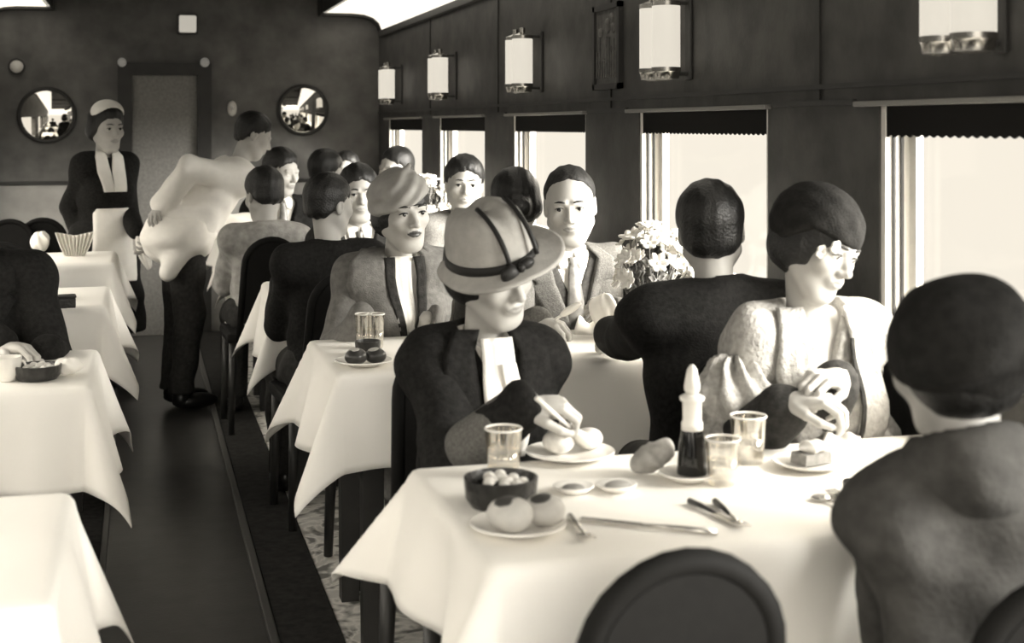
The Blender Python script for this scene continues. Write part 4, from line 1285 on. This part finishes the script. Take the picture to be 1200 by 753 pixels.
plate(on_table(948, 549), .068, 'white plate with a brown cake slice, before the woman in cream lace')
q = on_table(950, 548); q.z += .010
e = empty('cake_slice', q, .3, 'brown cake slice with pale icing on plate, right of nearest table', 'cake')
b = MB(); b.prism([(-.032, 0), (.034, 0), (.032, .02), (-.030, .02)], -.02, .02); b.build('sponge', M_cake, e)
V, F = nets(lambda P: d_ell(P, (.004, 0, .028), (.03, .022, .012)) + .0025 * np.sin(P[..., 0] * 250), (-.05, -.04, .0), (.05, .04, .06), .003); mk('icing', V, F, M_food, e)
napkin_flat([(962, 522), (1012, 524), (1008, 512), (975, 509)], 'white folded napkin at far right of nearest table', .014)
cutlery((840, 628), (680, 611), 'knife', 'long table knife lying across the front of nearest table')
cutlery((668, 608), (690, 636), 'fork', 'small fork beside the side plate of buns')
cutlery((808, 590), (866, 618), 'knife', 'dark-handled knife pointing right on nearest table', M_black)
cutlery((838, 590), (872, 622), 'fork', 'dark-handled fork right of the dark-handled knife', M_black)
cutlery((1012, 604), (955, 584), 'spoon', 'spoon near the hand of the diner in soft hat')
cutlery((1026, 600), (972, 578), 'fork', 'fork beside the spoon, by the diner in soft hat')
bowl_dish(on_table(1008, 582), .030, .026, 'small dark cup by the hand of the diner in soft hat', False)
e = empty('small_dish', on_table(672, 577), 0, 'small pale dish in the middle of nearest table', 'dish'); b = MB(); b.lathe([(0, .002), (.022, .002), (.036, .012), (.034, .014), (.02, .006), (0, .006)], 28); b.build('dish_body', M_china, e, True); b = MB(); b.ell((0, 0, .008), (.02, .018, .007), 16, 8); b.build('relish', M_cake, e, True)
e = empty('small_dish', on_table(722, 575), 0, 'small pale dish with grey relish right of the other dish', 'dish'); b = MB(); b.lathe([(0, .002), (.022, .002), (.036, .012), (.034, .014), (.02, .006), (0, .006)], 28); b.build('dish_body', M_china, e, True); b = MB(); b.ell((.004, 0, .009), (.024, .018, .009), 16, 8); b.build('relish', mat('grey_relish', .3, .6), e, True)

# second right table
plate(on_table(426, 428), .075, 'white side plate with two dark fruits at corner of second table')
q = on_table(417, 431); q.z += .008; bun(q, .030, 'left dark round fruit on the side plate, second table', True, M_darkfruit, M_bun, 5, 'dark_fruit', 'fruit')
q = on_table(440, 429); q.z += .008; bun(q, .028, 'right dark round fruit on the side plate, second table', True, M_darkfruit, M_bun, 6, 'dark_fruit', 'fruit')
bowl_dish(on_table(431, 416), .036, .04, 'small dark bowl behind the two dark fruits', False)
tumbler(on_table(426, 408), 'left of two glass tumblers behind the dark fruits', .098, .024)
tumbler(on_table(440, 408), 'right of two glass tumblers behind the dark fruits', .098, .026)
tumbler(on_table(735, 402), 'glass tumbler before the flower basket on second table', .092, .033)
a = at_y(648, 376, 3.86); c = at_y(672, 360, 3.80)
sp = empty('table_spoon', a, 0, 'pale spoon raised in the hand of the bald man', 'spoon'); d_ = c - a; L = d_.length
sp.rotation_euler = d_.to_track_quat('X', 'Z').to_euler()
b = MB(); b.tube([(-.03, 0, 0), (L * .5, 0, 0)], [.005, .004], 8); b.build('handle', M_china, sp, True)
b = MB(); b.ell((L * .85, 0, 0), (L * .5, .020, .011), 16, 10); b.build('bowl_end', M_china, sp, True)
napkin_thing(at_y(708, 364, 3.86), 'crumpled white napkin in the raised hand of the bald man', .045, .035, .05, 4)
napkin_flat([(672, 392), (712, 394), (716, 376), (684, 374)], 'white folded napkin lying before the bald man', .03)

# flower baskets
def flower_basket(pos, label, n, sd):
    e = empty('flower_basket', pos, 0, label, 'flower basket', 'flower baskets by the windows')
    b = MB(); K = 24
    for i in range(K):
        a = 2 * math.pi * i / K; b.tube([(.050 * math.cos(a), .045 * math.sin(a), .0), (.068 * math.cos(a + .0), .06 * math.sin(a), .085)], .0026, 5)
    for k, z in enumerate(np.linspace(.003, .085, 9)):
        f = z / .085; rx, ry = .050 + .018 * f, .045 + .015 * f
        b.tube([(rx * math.cos(t) * (1 + .02 * math.cos(12 * t + k * math.pi)), ry * math.sin(t), z) for t in np.linspace(0, 2*math.pi, 37)[:-1]], .0030 if k not in (0, 8) else .005, 5, True)
    b.lathe([(0, .002), (.05, .002)], 24, None, 1, .9)
    b.build('basket', M_wick, e, True)
    b = MB(); b.tube([(.07 * math.cos(t), 0, .085 + .12 * math.sin(t)) for t in np.linspace(0, math.pi, 22)], .004, 6); b.build('basket_handle', M_wick, e, True)
    rr = random.Random(sd); b = MB(); heads = []
    for i in range(n):
        a = rr.uniform(0, 6.28); el = rr.uniform(.05, 1.5); R = rr.uniform(.085, .125)
        h = Vector((R * math.cos(el) * math.cos(a), R * .8 * math.cos(el) * math.sin(a), .145 + R * 1.15 * math.sin(el))); heads.append((h, a, el))
        b.tube([(h.x * .2, h.y * .2, .05), (h.x * .7, h.y * .7, .08 + h.z * .3), h], .0016, 5)
        t = Vector((-math.sin(a), math.cos(a), 0))
        for s_ in (-1, 1):
            m_ = h * rr.uniform(.6, .85); m_.z = h.z * .8; w = t * s_ * .018
            V = [m_, m_ + w * .6 + Vector((0, 0, .016)), m_ + w * 1.6 + h.normalized() * .012, m_ + w * .6 - Vector((0, 0, .010))]
            b.add([tuple(v) for v in V] + [tuple(v + h.normalized() * .0015) for v in V], [(0, 1, 2, 3), (7, 6, 5, 4), (0, 4, 5, 1), (1, 5, 6, 2), (2, 6, 7, 3), (3, 7, 4, 0)])
    b.build('foliage', M_leaf, e, True)['kind'] = 'stuff'
    proto = None
    for h, a, el in heads:
        if proto is None:
            b = MB()
            for q in range(6):
                M_ = Matrix.Rotation(q * math.pi / 3, 4, 'Z') @ Matrix.Translation((.011, 0, .004)) @ Matrix.Rotation(-.5, 4, 'Y')
                b.ell((0, 0, 0), (.012, .0075, .003), 10, 6, M_)
            b.ell((0, 0, .003), (.0045, .0045, .004), 8, 6)
            o = proto = b.build('blossom', M_petal, e, True)
        else:
            o = proto.copy(); COL.objects.link(o); o.parent = e
        o.location = h; sc_ = rr.uniform(.8, 1.35); o.scale = (sc_,) * 3
        o.rotation_euler = Vector((math.cos(el) * math.cos(a), math.cos(el) * math.sin(a), math.sin(el) + .2)).to_track_quat('Z', 'Y').to_euler()
    return e
FB = Vector((1.44, 3.72, TZ + .003))
_f = flower_basket(FB, 'wicker basket of white blossoms between the bald man and silhouetted diner', 70, 1); _f.scale = (1.12, 1.12, 1.2)
flower_basket(FB + Vector((0, 1.57, 0)), 'basket of white blossoms behind the dark bun of the woman', 40, 2)
_f = flower_basket(FB + Vector((-.04, 3.14, 0)), 'basket of white blossoms blurred left of the young man in sweater', 50, 3); _f.scale = (1.35, 1.35, 1.3)

# far right tables and the left tables
def cup(pos, r, h, label, m=M_china, cat='cup'):
    e = empty('cup', pos, 0, label, cat)
    b = MB(); b.lathe([(0, .001), (r * .6, .001), (r * .9, h * .3), (r, h), (r * .93, h), (r * .8, h * .35), (0, h * .2)], 24); autosmooth(b.build('cup_body', m, e), 50)
    b = MB(); b.tube([(r * .9 + .012 * math.sin(t), 0, h * .55 + h * .28 * math.cos(t)) for t in np.linspace(0, math.pi, 9)], .003, 6); b.build('handle', m, e, True)
    return e
cup(on_table(311, 299), .030, .05, 'left small grey cup on the table before the grey jacket diner', mat('grey_china', .25, .3, .5))
cup(on_table(328, 299), .030, .05, 'right small grey cup on the table before the grey jacket diner', mat('grey_china', .25, .3, .5))
bowl_dish(on_table(44, 444), .058, .036, 'dark dish under the hands of the man in black suit at left')
cup(on_table(8, 446), .036, .06, 'white cup at left edge beside the dark dish')
napkin_thing(on_table(80, 440) + Vector((0, 0, .025)), 'crumpled white napkin right of the dark dish on left table', .035, .03, .022, 6)
e = empty('condiment_box', on_table(76, 360), .1, 'small dark condiment box on third left table', 'box')
b = MB(); b.box(-.035, -.03, 0, .035, .03, .035, bev=.004); b.build('box_body', M_bowl, e); b = MB(); b.box(-.037, -.032, .035, .037, .032, .043, bev=.003); b.build('box_lid', M_frame, e)
cup(on_table(54, 350), .03, .065, 'white jar-like cup left of the small condiment box')
def napkin_fan(pos, label):
    V = []; F = []; n = 18
    for i in range(n + 1):
        t = -1 + 2 * i / n; zz_ = .0; w = .015 * (1 if i % 2 else -1)
        for j, z in enumerate((0, .05, .10)):
            V.append((t * (.045 + .045 * z / .1), w * (.6 + z * 6), z + (.018 * abs(t) if j == 2 else 0)))
    for i in range(n):
        for j in range(2): F.append((i*3+j, (i+1)*3+j, (i+1)*3+j+1, i*3+j+1))
    o = mk('napkin_fan', V, F, M_white, None, False); o.location = pos; solid(o, .003); return tag(o, label, 'napkin')
napkin_fan(on_table(88, 300), 'white napkin folded as a fan on left table before the waitress')
napkin_thing(on_table(52, 294) + Vector((-.02, 0, .05)), 'white ball-like folded napkin left of the napkin fan', .045, .04, .05, 8)
